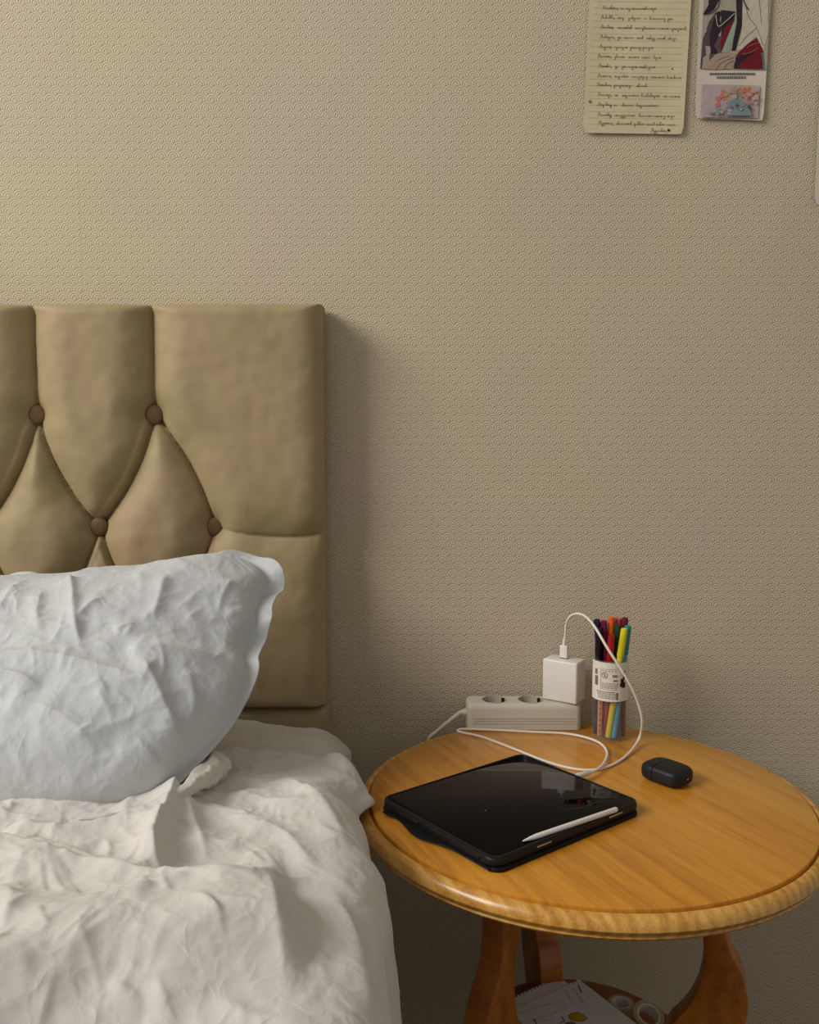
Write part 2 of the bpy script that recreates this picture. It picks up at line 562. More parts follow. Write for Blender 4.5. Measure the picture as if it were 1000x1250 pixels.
# sides to the back
loop = list(idx[0, :]) + list(idx[1:, -1]) + list(idx[-1, -2::-1]) + list(idx[-2:0:-1, 0])
nb = len(V)
backv = V[loop].copy(); backv[:, 1] = HB_B - B0[1]
V = np.concatenate([V, backv])
for i in range(len(loop)):
    j = (i + 1) % len(loop)
    faces.append([int(loop[j]), int(loop[i]), nb + i, nb + j])
faces.append([nb + i for i in range(len(loop))])
hb = mesh('tufted_panel', V.tolist(), faces, M['suede'], bed)
hb.data.polygons[len(faces) - 1].use_smooth = False

bprof = [(0, .0072), (.004, .0070), (.008, .0062), (.0098, .0048), (.0104, .0042), (.0120, .0030), (.0126, .0005), (.0120, -.003), (.010, -.008)]
bprof = [(r_ * 1.12, z_ * .62) for r_, z_ in bprof]
bm_b = lathe(list(reversed(bprof)), 24, True)
me_b = bpy.data.meshes.new('button'); bmesh.ops.recalc_face_normals(bm_b, faces=bm_b.faces); bm_b.to_mesh(me_b); bm_b.free()
me_b.polygons.foreach_set('use_smooth', [True] * len(me_b.polygons)); me_b.materials.append(M['button'])
for (bx_, bz_) in row1 + row2 + row3:
    if bx_ < hx0 + .05: continue
    o = bpy.data.objects.new('button', me_b); COL.objects.link(o); o.parent = hb
    o.location = (bx_ - B0[0], HB_F + D + .002 - B0[1], bz_ - B0[2]); o.rotation_euler = (math.pi / 2, 0, 0)

lz = .30
bm = box(hx1 + .003 - hx0, HB_B - HB_F - .012, hz0 - .006 - lz, .012, 4, ((hx0 + hx1 + .003) / 2 - B0[0], (HB_F + .012 + HB_B) / 2 - B0[1], (hz0 - .006 + lz) / 2))
bm_obj('lower_panel', bm, M['suede'], bed)
bm = box(1.55, 1.95, .22, .02, 3, (-.925 - B0[0] , .32 - B0[1], .205))
bm_obj('base_box', bm, M['suede'], base_)
for sx in (-1, 1):
    for sy in (-1, 1):
        bm = lathe([(.022, 0), (.026, .06), (.03, .09)], 16)
        bm_obj('bed_foot', bm, M['leg_wood'], base_, (-.925 - B0[0] + sx * .68, .33 - B0[1] + sy * .88, 0))

# ---- mattress in its fitted sheet
MT = .618
def mattress():
    x0, x1, y0, y1, z0, z1, r = -1.72, -.088, -.68, 1.312, .318, MT, .055
    nx, ny = 150, 190
    # cross section along x (top, right corner, right side), y rows
    path = []
    for x in np.linspace(x0, x1 - r, 110): path.append((x, z1))
    for a in np.linspace(0, 90, 14)[1:]:
        path.append((x1 - r + r * math.sin(math.radians(a)), z1 - r + r * math.cos(math.radians(a))))
    for z in np.linspace(z1 - r, z0, 22)[1:]: path.append((x1, z))
    path = np.array(path)
    ys = np.concatenate([np.linspace(y0, .75, 40), np.linspace(.76, y1, 130)])
    PX = np.repeat(path[None, :, 0], len(ys), 0); PZ = np.repeat(path[None, :, 1], len(ys), 0)
    PY = np.repeat(ys[:, None], len(path), 1)
    dz = .005 * noise3(PX * 9, PY * 9, PZ * 9, 5) - .012 * np.abs(noise3(PX * 14 + PY * 6, PY * 14, PZ * 9, 6)) - .005 * np.abs(noise3(PX * 34, PY * 26, PZ * 9, 7)) + .003
    # sag toward the head corner, drape folds
    dz -= .02 * smooth(-.30, -.10, PX) * smooth(1.15, 1.31, PY)
    # a second layer edge across the head end
    st = 1.235 - .25 * (PX + .2) ** 2 + .008 * noise3(PX * 12, 0 * PX, 0, 8)
    dz += .006 * smooth(st + .004, st - .004, PY) - .010 * smooth(1.15, 1.09, PY)
    dz -= .03 * smooth(1.27, 1.312, PY) * 0.3
    PZ2 = PZ + dz * smooth(z1 - 1.6 * r, z1, PZ)
    PX2 = PX + np.where(PX > x1 - r * .5, .006 * noise3(PY * 10, PZ * 10, 0, 9), 0)
    idx = np.arange(PX.size).reshape(PX.shape)
    f = np.stack([idx[:-1, :-1], idx[:-1, 1:], idx[1:, 1:], idx[1:, :-1]], -1).reshape(-1, 4).tolist()
    V = np.stack([PX2, PY, PZ2], -1).reshape(-1, 3).tolist()
    # close: far end, near end, left side, bottom
    n = len(V); V += [(x0, y0, z0), (x0, y1, z0)]
    f.append(list(idx[0, ::-1]) + [n]); f.append(list(idx[-1, :]) + [n + 1])
    f.append([n, n + 1, int(idx[-1, -1]), int(idx[0, -1])][::-1])
    f.append([int(i) for i in idx[:, 0]] + [n + 1, n])
    return mesh('mattress', V, [[int(q) for q in ff] for ff in f], M['sheet'])
mt = mattress()
tag(mt, 'mattress in a pale fitted sheet in front of the headboard', 'mattress')

# ---- duvet
DZ = .648
def xd(Y):
    ky = np.array([.0, .2, .6, .72, .80, .845, .87, .90, .95, 1.0, 1.035, 1.06, 1.085, 1.11, 1.2])
    kx = np.array([-.012, -.012, -.012, -.016, -.018, -.021, -.034, -.038, -.046, -.066, -.046, -.026, -.038, -.066, -.09])
    return np.interp(Y, ky, kx)

def duvet():
    ys = np.concatenate([np.linspace(.12, .5, 40), np.linspace(.502, 1.104, 300)])
    r = .06
    tt = np.concatenate([np.linspace(0, .5, 50), np.linspace(.5, 1, 300)[1:], 1 + np.linspace(0, 1, 26)[1:], 2 + np.linspace(0, 1, 90)[1:]])
    T, Yg = np.meshgrid(tt, ys)
    XE = xd(Yg)
    XS = np.apply_along_axis(lambda c: np.convolve(np.pad(c, 4, mode='edge'), np.ones(9) / 9, 'valid'), 0, XE)
    XE = XS
    XL = -1.15
    a = np.clip(T - 1, 0, 1) * math.pi / 2
    X = np.where(T <= 1, XL + (XE - r - XL) * np.clip(T, 0, 1), XE - r + r * np.sin(a))
    Z = np.where(T <= 1, DZ, DZ - r + r * np.cos(a))
    drop = .36
    Z = np.where(T > 2, DZ - r - drop * (T - 2), Z)
    # side hangs slightly outward then in
    X = X + np.where(T > 2, .010 * np.sin((T - 2) * 2.6) + .016 * smooth(.86, .89, Yg) * smooth(1.0, .94, Yg) * smooth(2, 2.4, T), 0)
    NX = np.where(T <= 1, 0, np.sin(a)); NZ = np.where(T <= 1, 1, np.cos(a))
    # --- displacement along the normal
    # unrolled coordinate across the bed
    Un = np.where(T <= 1, X, np.where(T <= 2, XE - r + r * a, XE - r + r * math.pi / 2 + drop * (T - 2)))
    disp = np.zeros(X.shape)
    top = smooth(2.3, 1.2, T)
    def fold(px, amp, wl, wr, e0=.15, e1=.15, sub=6, ex=1.25):
        poly = [tuple(on_z(x, y, DZ + .01)[:2]) for x, y in px]
        poly = [tuple(p) for p in spline(poly, sub)]
        d, s, t = seg_dist(Un, Yg, poly)
        wd = np.where(s > 0, wl, wr)
        return amp * np.exp(-(d / wd) ** ex) * smooth(-.001, e0, t) * smooth(1.001, 1 - e1, t)
    # big folds read off the photograph (left width, right width seen along the line)
    disp += fold([(216, 962), (206, 988), (194, 1015), (188, 1045), (198, 1078)], .026, .011, .026, .05, .25)
    disp += fold([(228, 968), (238, 995), (248, 1025), (250, 1050)], .010, .010, .014, .1, .4)
    disp += fold([(-120, 1040), (0, 1045), (50, 1057), (100, 1068), (150, 1080), (190, 1086), (250, 1092), (310, 1098), (372, 1106)], .021, .014, .085, .05, .2)
    disp += fold([(380, 1138), (310, 1148), (240, 1163), (160, 1178), (80, 1196), (0, 1222), (-120, 1260)], .042, .042, .10, .1, .1, 6, 1.8)
    disp += fold([(384, 1050), (340, 1066), (300, 1080), (262, 1088)], .006, .006, .018, .3, .3)
    disp += fold([(300, 985), (340, 1000), (372, 1030), (400, 1046)], .007, .010, .018, .3, .3)
    disp += fold([(0, 1010), (60, 1018), (110, 1012), (160, 1000), (205, 978)], .008, .008, .02, .2, .2)
    disp += fold([(20, 1030), (70, 1040), (130, 1058)], .005, .006, .010, .3, .3)
    disp += fold([(130, 1060), (134, 1040), (128, 1022)], .004, .005, .005, .3, .3)
    disp += fold([(345, 935), (380, 955), (410, 985), (425, 1010)], .007, .010, .016, .2, .3)
    disp += fold([(270, 960), (310, 955), (350, 965), (392, 962)], .005, .006, .016, .3, .3)
    disp += fold([(355, 1095), (364, 1118), (378, 1138)], .007, .007, .010, .2, .2)
    disp += fold([(0, 1100), (15, 1140), (0, 1180)], .009, .014, .024, .2, .2)
    disp += fold([(60, 1075), (75, 1105), (90, 1120)], .003, .004, .008, .3, .3)
    disp += fold([(180, 1092), (175, 1112), (188, 1128)], .003, .004, .008, .3, .3)
    disp += fold([(100, 1230), (220, 1205), (330, 1190), (420, 1185)], .005, .010, .03, .3, .3)
    disp += fold([(400, 1060), (430, 1110), (448, 1160), (460, 1230)], .006, .008, .03, .3, .3)
    disp += fold([(250, 1215), (330, 1235), (390, 1228)], .004, .008, .02, .3, .3)
    for k in range(90):
        x = rnd.uniform(-60, 430); y = rnd.uniform(930, 1245)
        an = rnd.choice([rnd.uniform(-.35, .35), rnd.uniform(.9, 2.2)]); ln = rnd.uniform(22, 60); cv = rnd.uniform(-.4, .4)
        p = [(x, y), (x + ln * math.cos(an), y + ln * math.sin(an) * .6), (x + ln * math.cos(an) + ln * math.cos(an + cv), y + .6 * (ln * math.sin(an) + ln * math.sin(an + cv)))]
        disp += fold(p, rnd.uniform(.0008, .0026), rnd.uniform(.0016, .0035), rnd.uniform(.004, .012), .35, .35, 3)
    calm = 1 - .60 * smooth(-.20, -.09, X) - .35 * smooth(.72, .62, Yg)
    calm = np.clip(calm, .25, 1)
    wx = Un + .03 * noise3(Un * 9, Yg * 9, 0, 21); wy = Yg + .03 * noise3(Un * 9, Yg * 9, 0, 22)
    disp += .008 * noise3(wx * 4, wy * 4, 0, 23)
    rg = np.abs(noise3(wx * 9, wy * 12, 0, 24))
    disp -= calm * .022 * np.sqrt(rg * rg + .0006) * (.4 + .6 * top)
    rg = np.abs(noise3(wx * 22, wy * 17, 0, 25))
    disp -= calm * .0095 * np.sqrt(rg * rg + .0004)
    rg = np.abs(noise3(wx * 48, wy * 40, 0, 26))
    disp -= calm * .0030 * rg
    cr_ = np.abs(noise3(wx * 70 + 2 * noise3(wx * 20, wy * 20, 0, 52), wy * 28, 0, 51)); disp -= .0028 * cr_ * smooth(.0, .25, noise3(wx * 7, wy * 7, 0, 53))
    # vertical drape folds on the hanging side
    disp += (1 - top) * .006 * np.sin(Yg * 34 + 3 * noise3(Un * 3, Yg * 5, 0, 27)) * smooth(1.5, 2.4, T)
    # puffs up toward the middle of the bed
    disp += np.where(T <= 1, .02 * smooth(-.12, -.5, X), 0)
    # lower toward the head
    disp -= .006 * smooth(.98, 1.10, Yg) * top
    # corner pulled out over the table
    disp -= .016 * smooth(2.2, 1.7, T) * np.where(Yg > 1.06, 1.0, np.exp(-((Yg - 1.06) / .05) ** 2)) * smooth(-.18, -.07, X)
    disp *= 1 - .8 * smooth(1.075, 1.104, Yg) * smooth(.95, 1.4, T)
    X2 = X + NX * disp; Z2 = Z + NZ * disp
    # where it meets the side table it hangs outside the rim, only the tip lies over it
    dyt = Yg - 1.107
    xl_ = np.where(np.abs(dyt) < .29, .222 - np.sqrt(np.maximum(.2925 ** 2 - dyt ** 2, 0)), 1.0)
    X2 = np.where(Z2 < .585, np.minimum(X2, xl_), X2)
    Y2 = Yg + .008 * noise3(Un * 14, Yg * 3, 0, 29) * smooth(.95, 1.1, Yg)
    # rolled head edge: extra rows going down and under
    lipX = []; lipY = []; lipZ = []
    for k, (dy, dz) in enumerate([(.006, -.004), (.009, -.011), (.008, -.019), (.0, -.024), (-.02, -.025)]):
        lipX.append(X2[-1] + NX[-1] * dz); lipY.append(Y2[-1] + dy); lipZ.append(Z2[-1] + NZ[-1] * dz)
    X2 = np.vstack([X2] + [q[None] for q in lipX]); Y2 = np.vstack([Y2] + [q[None] for q in lipY]); Z2 = np.vstack([Z2] + [q[None] for q in lipZ])
    idx = np.arange(X2.size).reshape(X2.shape)
    f = np.stack([idx[:-1, :-1], idx[:-1, 1:], idx[1:, 1:], idx[1:, :-1]], -1).reshape(-1, 4).tolist()
    return mesh('duvet', np.stack([X2, Y2, Z2], -1).reshape(-1, 3).tolist(), f, M['duvet'])
dv = duvet()
tag(dv, 'rumpled white cotton duvet hanging over the side of the bed', 'duvet')
so = dv.modifiers.new('thickness', 'SOLIDIFY'); so.thickness = .004; so.offset = -1

# ---- pillow
def pillow():
    p0 = np.array([0, .945, .665]); p1 = np.array([0, 1.235, .87])
    v = (p1 - p0) / np.linalg.norm(p1 - p0); u = np.array([1.0, 0, 0]); n = np.cross(u, v)
    if n[1] > 0: n = -n
    out = [(-330, 730), (-200, 712), (0, 704), (60, 702), (110, 698), (160, 692), (200, 690), (232, 684), (262, 680), (285, 675), (306, 674), (324, 679), (338, 689), (347, 702),
           (346, 715), (338, 728), (333, 745), (333, 758), (325, 775), (319, 792), (316, 805), (317, 818), (309, 838), (300, 858), (285, 884), (262, 912), (238, 938), (210, 964), (165, 984), (110, 996),
           (0, 1001), (-150, 1001), (-290, 985), (-350, 930), (-365, 830)]
    C = on_plane(20, 845, p0, n)
    O = [on_plane(x, y, p0, n) - p0 for x, y in out]
    O2 = [(o @ u, o @ v) for o in O]; c2 = np.array([(C - p0) @ u, (C - p0) @ v])
    # closed resample by arc length, denser on the visible right part
    P = spline(O2 + [O2[0]], 10)
    P = np.array(P); seg = np.hypot(*np.diff(P, axis=0).T); L = np.concatenate([[0], np.cumsum(seg)])
    NT_ = 700
    s = np.linspace(0, L[-1], NT_, endpoint=False)
    ox = np.interp(s, L, P[:, 0]); oy = np.interp(s, L, P[:, 1])
    rho = np.concatenate([np.linspace(.003, .9, 130), np.linspace(.904, 1.0, 26)])
    R, TH = np.meshgrid(rho, np.arange(NT_), indexing='ij')
    A = c2[0] + R * (ox[None] - c2[0]); B = c2[1] + R * (oy[None] - c2[1])
    # flange only along the top and the upper right edge
    fl = np.interp(oy, [c2[1] - .02, c2[1] + .06], [0, 1])
    rim = .975 - .05 * fl
    rb = np.clip(R / rim[None], 0, 1)
    T = .085 * np.sqrt(np.maximum(1 - rb ** 2.6, 0)) * (1 - .15 * smooth(.0, .3, B))
    # less full toward the right corner
    T *= 1 - .22 * smooth(-.28, -.10, A)
    def fold(px, amp, wl, wr, e0=.2, e1=.3):
        q = [on_plane(x, y, p0 + n * .06, n) - p0 for x, y in px]
        poly = [tuple(z) for z in spline([(k @ u, k @ v) for k in q], 5)]
        d, sd, t = seg_dist(A, B, poly)
        wd = np.where(sd > 0, wl, wr)
        return amp * np.exp(-(d / wd) ** 1.2) * smooth(-.001, e0, t) * smooth(1.001, 1 - e1, t)
    df = np.zeros(A.shape)
    df += fold([(86, 702), (92, 730), (96, 765), (104, 812)], .011, .006, .010, .05, .3)
    df += fold([(132, 735), (112, 750), (100, 768)], .006, .005, .007, .4, .2)
    df += fold([(205, 700), (196, 730), (188, 765)], .008, .006, .014)
    df += fold([(172, 806), (190, 835), (204, 862), (222, 892), (228, 910)], .014, .010, .022)
    df += fold([(-40, 815), (30, 812), (90, 820), (150, 832), (195, 845)], .012, .010, .02)
    df += fold([(-40, 830), (20, 838), (60, 852)], .012, .008, .014)
    df += fold([(0, 865), (50, 872), (90, 890), (120, 918)], .008, .01, .02)
    df += fold([(150, 800), (210, 792), (280, 785)], .009, .01, .022)
    df += fold([(140, 780), (162, 772), (155, 788)], .006, .007, .01)
    df += fold([(230, 810), (235, 845), (228, 870)], .006, .006, .014)
    df += fold([(190, 905), (165, 925), (155, 945)], .007, .008, .015)
    df += fold([(0, 760), (12, 730), (20, 708)], .009, .01, .015)
    df += fold([(55, 720), (50, 760), (58, 790)], .006, .006, .014)
    df += fold([(318, 705), (300, 720), (270, 738)], .007, .006, .012)
    df += fold([(325, 735), (300, 750), (262, 770)], .006, .006, .012)
    df += fold([(285, 690), (270, 712), (262, 738)], .005, .005, .010)
    for k in range(80):
        x = rnd.uniform(-80, 310); y = rnd.uniform(705, 960); an = rnd.uniform(-1.9, .5); ln = rnd.uniform(12, 36); cv = rnd.uniform(-.6, .6)
        df += fold([(x, y), (x + ln * math.cos(an), y + ln * math.sin(an)), (x + ln * (math.cos(an) + math.cos(an + cv)), y + ln * (math.sin(an) + math.sin(an + cv)))],
                   rnd.uniform(.001, .0026), rnd.uniform(.002, .004), rnd.uniform(.003, .008), .4, .4)
    wx = A + .03 * noise3(A * 10, B * 10, 0, 31); wy = B + .03 * noise3(A * 10, B * 10, 0, 32)
    df = df * .8 + .006 * noise3(wx * 5, wy * 5, 0, 33)
    df -= .013 * np.sqrt(noise3(wx * 10, wy * 7, 0, 34) ** 2 + .0008)
    df -= .0062 * np.abs(noise3(wx * 24, wy * 19, 0, 35)) + .0022 * np.abs(noise3(wx * 50, wy * 44, 0, 38))
    inner = smooth(1.0, .86, rb)
    wave = .007 * np.sin(s / .014 + 2 * noise3(s * 20, 0 * s, 0, 36))[None] * smooth(.86, 1.0, R) * fl[None]
    H1 = T + df * inner + wave + .0012
    H2 = -T * .75 + wave - .0012
    ctr = np.stack([A, B], -1)
    def world(A, B, H): return p0 + A[..., None] * u + B[..., None] * v + H[..., None] * n
    # sag: the lower part slumps so that the belly hangs over the lower edge
    V1 = world(A, B, H1); V2 = world(A, B, H2)
    # keep off the headboard
    lim = HB_F - .003
    V2[..., 1] = np.minimum(V2[..., 1], lim); V1[..., 1] = np.minimum(V1[..., 1], lim - .003)
    nr = len(rho)
    i1 = np.arange(nr * NT_).reshape(nr, NT_); i2 = i1 + nr * NT_
    V = np.concatenate([V1.reshape(-1, 3), V2.reshape(-1, 3)]).tolist()
    f = []
    r1 = np.roll(i1, -1, 1); r2 = np.roll(i2, -1, 1)
    f += np.stack([i1[:-1], i1[1:], r1[1:], r1[:-1]], -1).reshape(-1, 4).tolist()
    f += np.stack([i2[:-1], r2[:-1], r2[1:], i2[1:]], -1).reshape(-1, 4).tolist()
    f += np.stack([i1[-1], i2[-1], r2[-1], r1[-1]], -1).reshape(-1, 4).tolist()
    f.append(i1[0].tolist()[::-1]); f.append(i2[0].tolist())
    o = mesh('pillow', V, f, M['pillow'])
    bm = bmesh.new(); bm.from_mesh(o.data); bmesh.ops.recalc_face_normals(bm, faces=bm.faces); bm.to_mesh(o.data); bm.free()
    return o
pw = pillow()
tag(pw, 'large white pillow with a wavy hem leaning on the headboard', 'pillow')

# rolled hem of the under-sheet poking out beside the pillow
pts = [on_z(x, y, zz) for x, y, zz in [(95, 1001, .664), (140, 996, .664), (180, 986, .664), (212, 973, .664), (238, 958, .664), (258, 943, .662), (272, 931, .660)]]
pts = spline(pts, 14)
nn_ = len(pts)
rad = [float(np.interp(i / nn_, [0, .1, .5, .66, .8, .93, 1], [.0008, .0025, .0045, .009, .015, .015, .004])) for i in range(nn_)]
bm = tube(pts, rad, 40)
hv = np.array([tuple(q.co) for q in bm.verts])
kn = .010 * np.abs(noise3(hv[:, 0] * 34, hv[:, 1] * 34, hv[:, 2] * 60, 41)) + .006 * np.abs(noise3(hv[:, 0] * 80, hv[:, 1] * 80, hv[:, 2] * 110, 42))
for q, k, rr in zip(bm.verts, kn, np.repeat(rad, 40)):
    f_ = min(1.0, rr / .012)
    q.co += Vector((-.3, -.4, .8)) * float(.006 - k * 1.8) * f_
hem = bm_obj('rolled_sheet', bm, M['sheet'], angle=180)
tag(hem, 'crumpled rolled sheet edge tucked below the pillow', 'sheet')

# ================================================================== SIDE TABLE
TC = np.array([.222, 1.107]); TZ = .58; R1 = .272; R2 = .288
table = empty('side_table', (TC[0], TC[1], 0))
tag(table, 'round oak side table with a moulded rim beside the bed', 'table')
def dome(prof, n=160): return lathe(prof, n)
top = bm_obj('tabletop', dome([(0, TZ - .026), (.20, TZ - .026), (R1, TZ - .024), (R1, TZ - .004), (R1 - .0006, TZ - .001), (R1 - .003, TZ), (.14, TZ), (0, TZ)]), M['oak'], table, angle=30)
rimp = [(R1 - .01, TZ - .028), (R1 + .002, TZ - .0285), (R2 - .007, TZ - .0275), (R2 - .0045, TZ - .0245), (R2 - .0055, TZ - .0225), (R2 - .002, TZ - .0195), (R2, TZ - .0155), (R2 - .0008, TZ - .0112), (R2 - .003, TZ - .0072), (R2 - .006, TZ - .0045), (R2 - .0095, TZ - .0030), (R1 + .0035, TZ - .0030), (R1 + .0018, TZ - .0045), (R1 + .0008, TZ - .0070), (R1 - .01, TZ - .010)]
bm_obj('rim_moulding', dome(rimp + [rimp[0]]), M['oak_edge'], table, angle=30)
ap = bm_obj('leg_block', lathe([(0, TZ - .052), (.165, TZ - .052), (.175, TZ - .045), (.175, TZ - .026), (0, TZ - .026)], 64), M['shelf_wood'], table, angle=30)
SZ = .235
SR = .155
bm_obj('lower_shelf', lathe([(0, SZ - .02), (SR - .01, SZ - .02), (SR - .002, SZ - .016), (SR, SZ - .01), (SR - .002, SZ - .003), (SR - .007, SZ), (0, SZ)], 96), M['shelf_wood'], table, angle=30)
# curved plank legs
outer_ = spline([(.172, .536), (.170, .50), (.172, .44), (.180, .41), (.193, .385), (.201, .35), (.198, .32), (.186, .28), (.168, .235), (.158, .20), (.160, .15), (.182, .09), (.212, .03), (.222, .0005)], 4)
inner_ = spline([(.128, .536), (.135, .50), (.142, .45), (.147, .42), (.148, .39), (.142, .355), (.128, .325), (.110, .30), (.102, .27), (.104, .235), (.110, .20), (.118, .15), (.142, .09), (.172, .03), (.182, .0005)], 4)
def resample(P, n):
    P = np.array(P); L = np.concatenate([[0], np.cumsum(np.hypot(*np.diff(P, axis=0).T))]); q = np.linspace(0, L[-1], n)
    return np.stack([np.interp(q, L, P[:, 0]), np.interp(q, L, P[:, 1])], 1)
cl = resample(outer_, 60); inner_ = resample(inner_, 60)
def leg_mesh():
    bm = bmesh.new()
    L = [p for p in cl]; R = [p for p in inner_]
    th = .034
    grid = {}
    for s, y in ((0, -th / 2), (1, th / 2)):
        for k, a in ((0, L), (1, R)):
            grid[s, k] = [bm.verts.new((p[0], y, p[1])) for p in a]
    m = len(cl)
    for i in range(m - 1):
        for s in (0, 1):
            bm.faces.new((grid[s, 0][i], grid[s, 0][i + 1], grid[s, 1][i + 1], grid[s, 1][i]))
        for k in (0, 1):
            bm.faces.new((grid[0, k][i], grid[0, k][i + 1], grid[1, k][i + 1], grid[1, k][i]))
    for i in (0, m - 1):
        bm.faces.new((grid[0, 0][i], grid[0, 1][i], grid[1, 1][i], grid[1, 0][i]))
    bmesh.ops.recalc_face_normals(bm, faces=bm.faces)
    ed = [e for e in bm.edges if len(e.link_faces) == 2 and e.calc_face_angle() > 1.2]
    bmesh.ops.bevel(bm, geom=ed, offset=.0025, segments=2, profile=.5, affect='EDGES')
    return bm
LA = [-18, 102, 222]
legs = []
for k, a in enumerate(LA):
    if k == 0:
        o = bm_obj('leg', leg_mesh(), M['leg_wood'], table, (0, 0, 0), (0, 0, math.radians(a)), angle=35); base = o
    else:
        o = base.copy(); COL.objects.link(o); o.parent = table; o.rotation_euler = (0, 0, math.radians(a))
    legs.append(o)

# ================================================================== THINGS ON THE TABLE
# ---- tablet in its case
ta = math.radians(38.0)
_c = [on_z(x, y, TZ + .0155)[:2] for x, y in ((466, 973), (601, 1051), (784, 978), (637, 917))]
tcx, tcy = [float(q) for q in np.mean(_c, 0)]
tab = empty('tablet', (tcx, tcy, TZ), ta)
tag(tab, 'tablet with a dark glossy screen in a black case lying on the table', 'tablet')
TL = float(np.linalg.norm(_c[2] - _c[1]) + np.linalg.norm(_c[3] - _c[0])) / 2 - .001; TW = float(np.linalg.norm(_c[1] - _c[0]) + np.linalg.norm(_c[2] - _c[3])) / 2 - .001
fo = prism(rrect(TL - .004, TW + .004, .012), .0004, .0042, .0014)
bm_obj('folio_cover', fo, M['black_soft'], tab, (-.002, -.001, 0))
case = bm_obj('case', prism(rrect(TL, TW, .014), .0047, .0142, .0028, 3), M['black'], tab)
# raised lip
o_ = rrect(TL, TW, .014); i_ = rrect(TL - .0085, TW - .0085, .0105)
bm = bmesh.new()
za, zb = .0135, .0156
oo = rrect(TL - .002, TW - .002, .013)
ring = []
for pts_, z in ((oo, za), (oo, zb - .0008), (rrect(TL - .005, TW - .005, .0125), zb), (rrect(TL - .0075, TW - .0075, .011), zb), (i_, zb - .0012), (i_, za)):
    ring.append([bm.verts.new((x, y, z)) for x, y in pts_])
for a, b in zip(ring, ring[1:] + ring[:1]):
    n_ = len(a)
    for k in range(n_): bm.faces.new((a[k], a[(k + 1) % n_], b[(k + 1) % n_], b[k]))
bm_obj('bezel_lip', bm, M['black'], tab)
scr = bm_obj('screen', prism(rrect(TL - .008, TW - .008, .0105), .0140, .0149, .0002), M['screen'], tab)
bm_obj('front_camera', lathe([(.0010, 0), (.0010, .0002), (0, .0002)], 20), M['grey_ink'], tab, (-.045, -.005, .01495))
# side details: speaker slots and buttons on the short side, closure flap bulging below
for k, yy in enumerate((-.008, -.003, .002)):
    bm_obj('speaker_slot', box(.0012, .0026, .006, .0004), M['dark'], tab, (-TL / 2 + .0002, yy, .0092))
for yy in (-.058, .046):
    bm_obj('side_button', box(.002, .042, .0045, .0009), M['black_soft'], tab, (-TL / 2 - .0004, yy, .0095))
bm_obj('side_port', box(.001, .012, .003, .0004), M['dark'], tab, (TL / 2, .0, .0095))
# stand flap: wavy leather strip under the short edge
bm = bmesh.new()
rows = []
for i in range(41):
    y = -TW * .5 + .006 + (TW - .02) * i / 40
    f = i / 40
    bul = .011 * math.exp(-((f - .60) / .17) ** 2) + .004 * math.exp(-((f - .96) / .06) ** 2)
    lift = .0055 * (0.5 - .5 * math.cos(min(1, max(0, (f - .28) / .5)) * 2 * math.pi)) * .6
    rows.append([(-TL / 2 + .02, y, .0045), (-TL / 2 - .001, y, .0044 - lift * .2), (-TL / 2 - .003 - bul, y, .0042 - lift * .3), (-TL / 2 - .0035 - bul, y, .0022 - lift * .3 + .001), (-TL / 2 - .001 - bul * .6, y, .0012), (-TL / 2 + .02, y, .001)])
gr = [[bm.verts.new(p) for p in r] for r in rows]
for a, b in zip(gr[:-1], gr[1:]):
    for k in range(6): bm.faces.new((a[k], a[(k + 1) % 6], b[(k + 1) % 6], b[k]))
bm.faces.new(gr[0]); bm.faces.new(gr[-1][::-1])
bm_obj('cover_flap', bm, M['black_soft'], tab, angle=60)
for xx, ln in ((-.052, .022), (.068, .024)):
    bm_obj('metal_strip', box(ln, .0008, .0018, .0003), M['steel'], tab, (xx + .005, -TW / 2 - .0002, .0108))

# ---- stylus resting along the long edge
def tl(x, y, z):
    c, s = math.cos(ta), math.sin(ta)
    return np.array([tcx + x * c - y * s, tcy + x * s + y * c, TZ + z])
sa = on_z(638, 1027, TZ + .0170); sb = on_z(753, 988, TZ + .0170)
ang = math.atan2(sb[1] - sa[1], sb[0] - sa[0]); sl_ = float(np.hypot(*(sb - sa)[:2]))
sty = empty('stylus', (sa[0], sa[1], TZ + .0172), ang)
tag(sty, 'white stylus lying along the edge of the tablet', 'stylus')
def xl(prof, n=24):
    b = lathe(prof, n); bmesh.ops.rotate(b, verts=b.verts, matrix=Matrix.Rotation(math.pi / 2, 3, 'Y')); return b
bm_obj('barrel', xl([(.0028, .018), (.0030, .020), (.0030, sl_ - .002), (.0026, sl_ - .0005), (0, sl_)]), M['white'], sty)
bm_obj('tip', xl([(0, 0), (.0006, .0004), (.0011, .003), (.0022, .011), (.0028, .018)]), M['white'], sty)

# ---- power strip
px0 = on_z(569, 892, TZ)[0] + .002; px1 = on_z(710.5, 893, TZ)[0]
PY0 = on_z(640, 892, TZ)[1] + .001
PD = .050; PH = .040; PLn = px1 - px0
strip = empty('power_strip', ((px0 + px1) / 2, PY0 + PD / 2, TZ))
tag(strip, 'off white three socket power strip on the table by the wall', 'power strip')
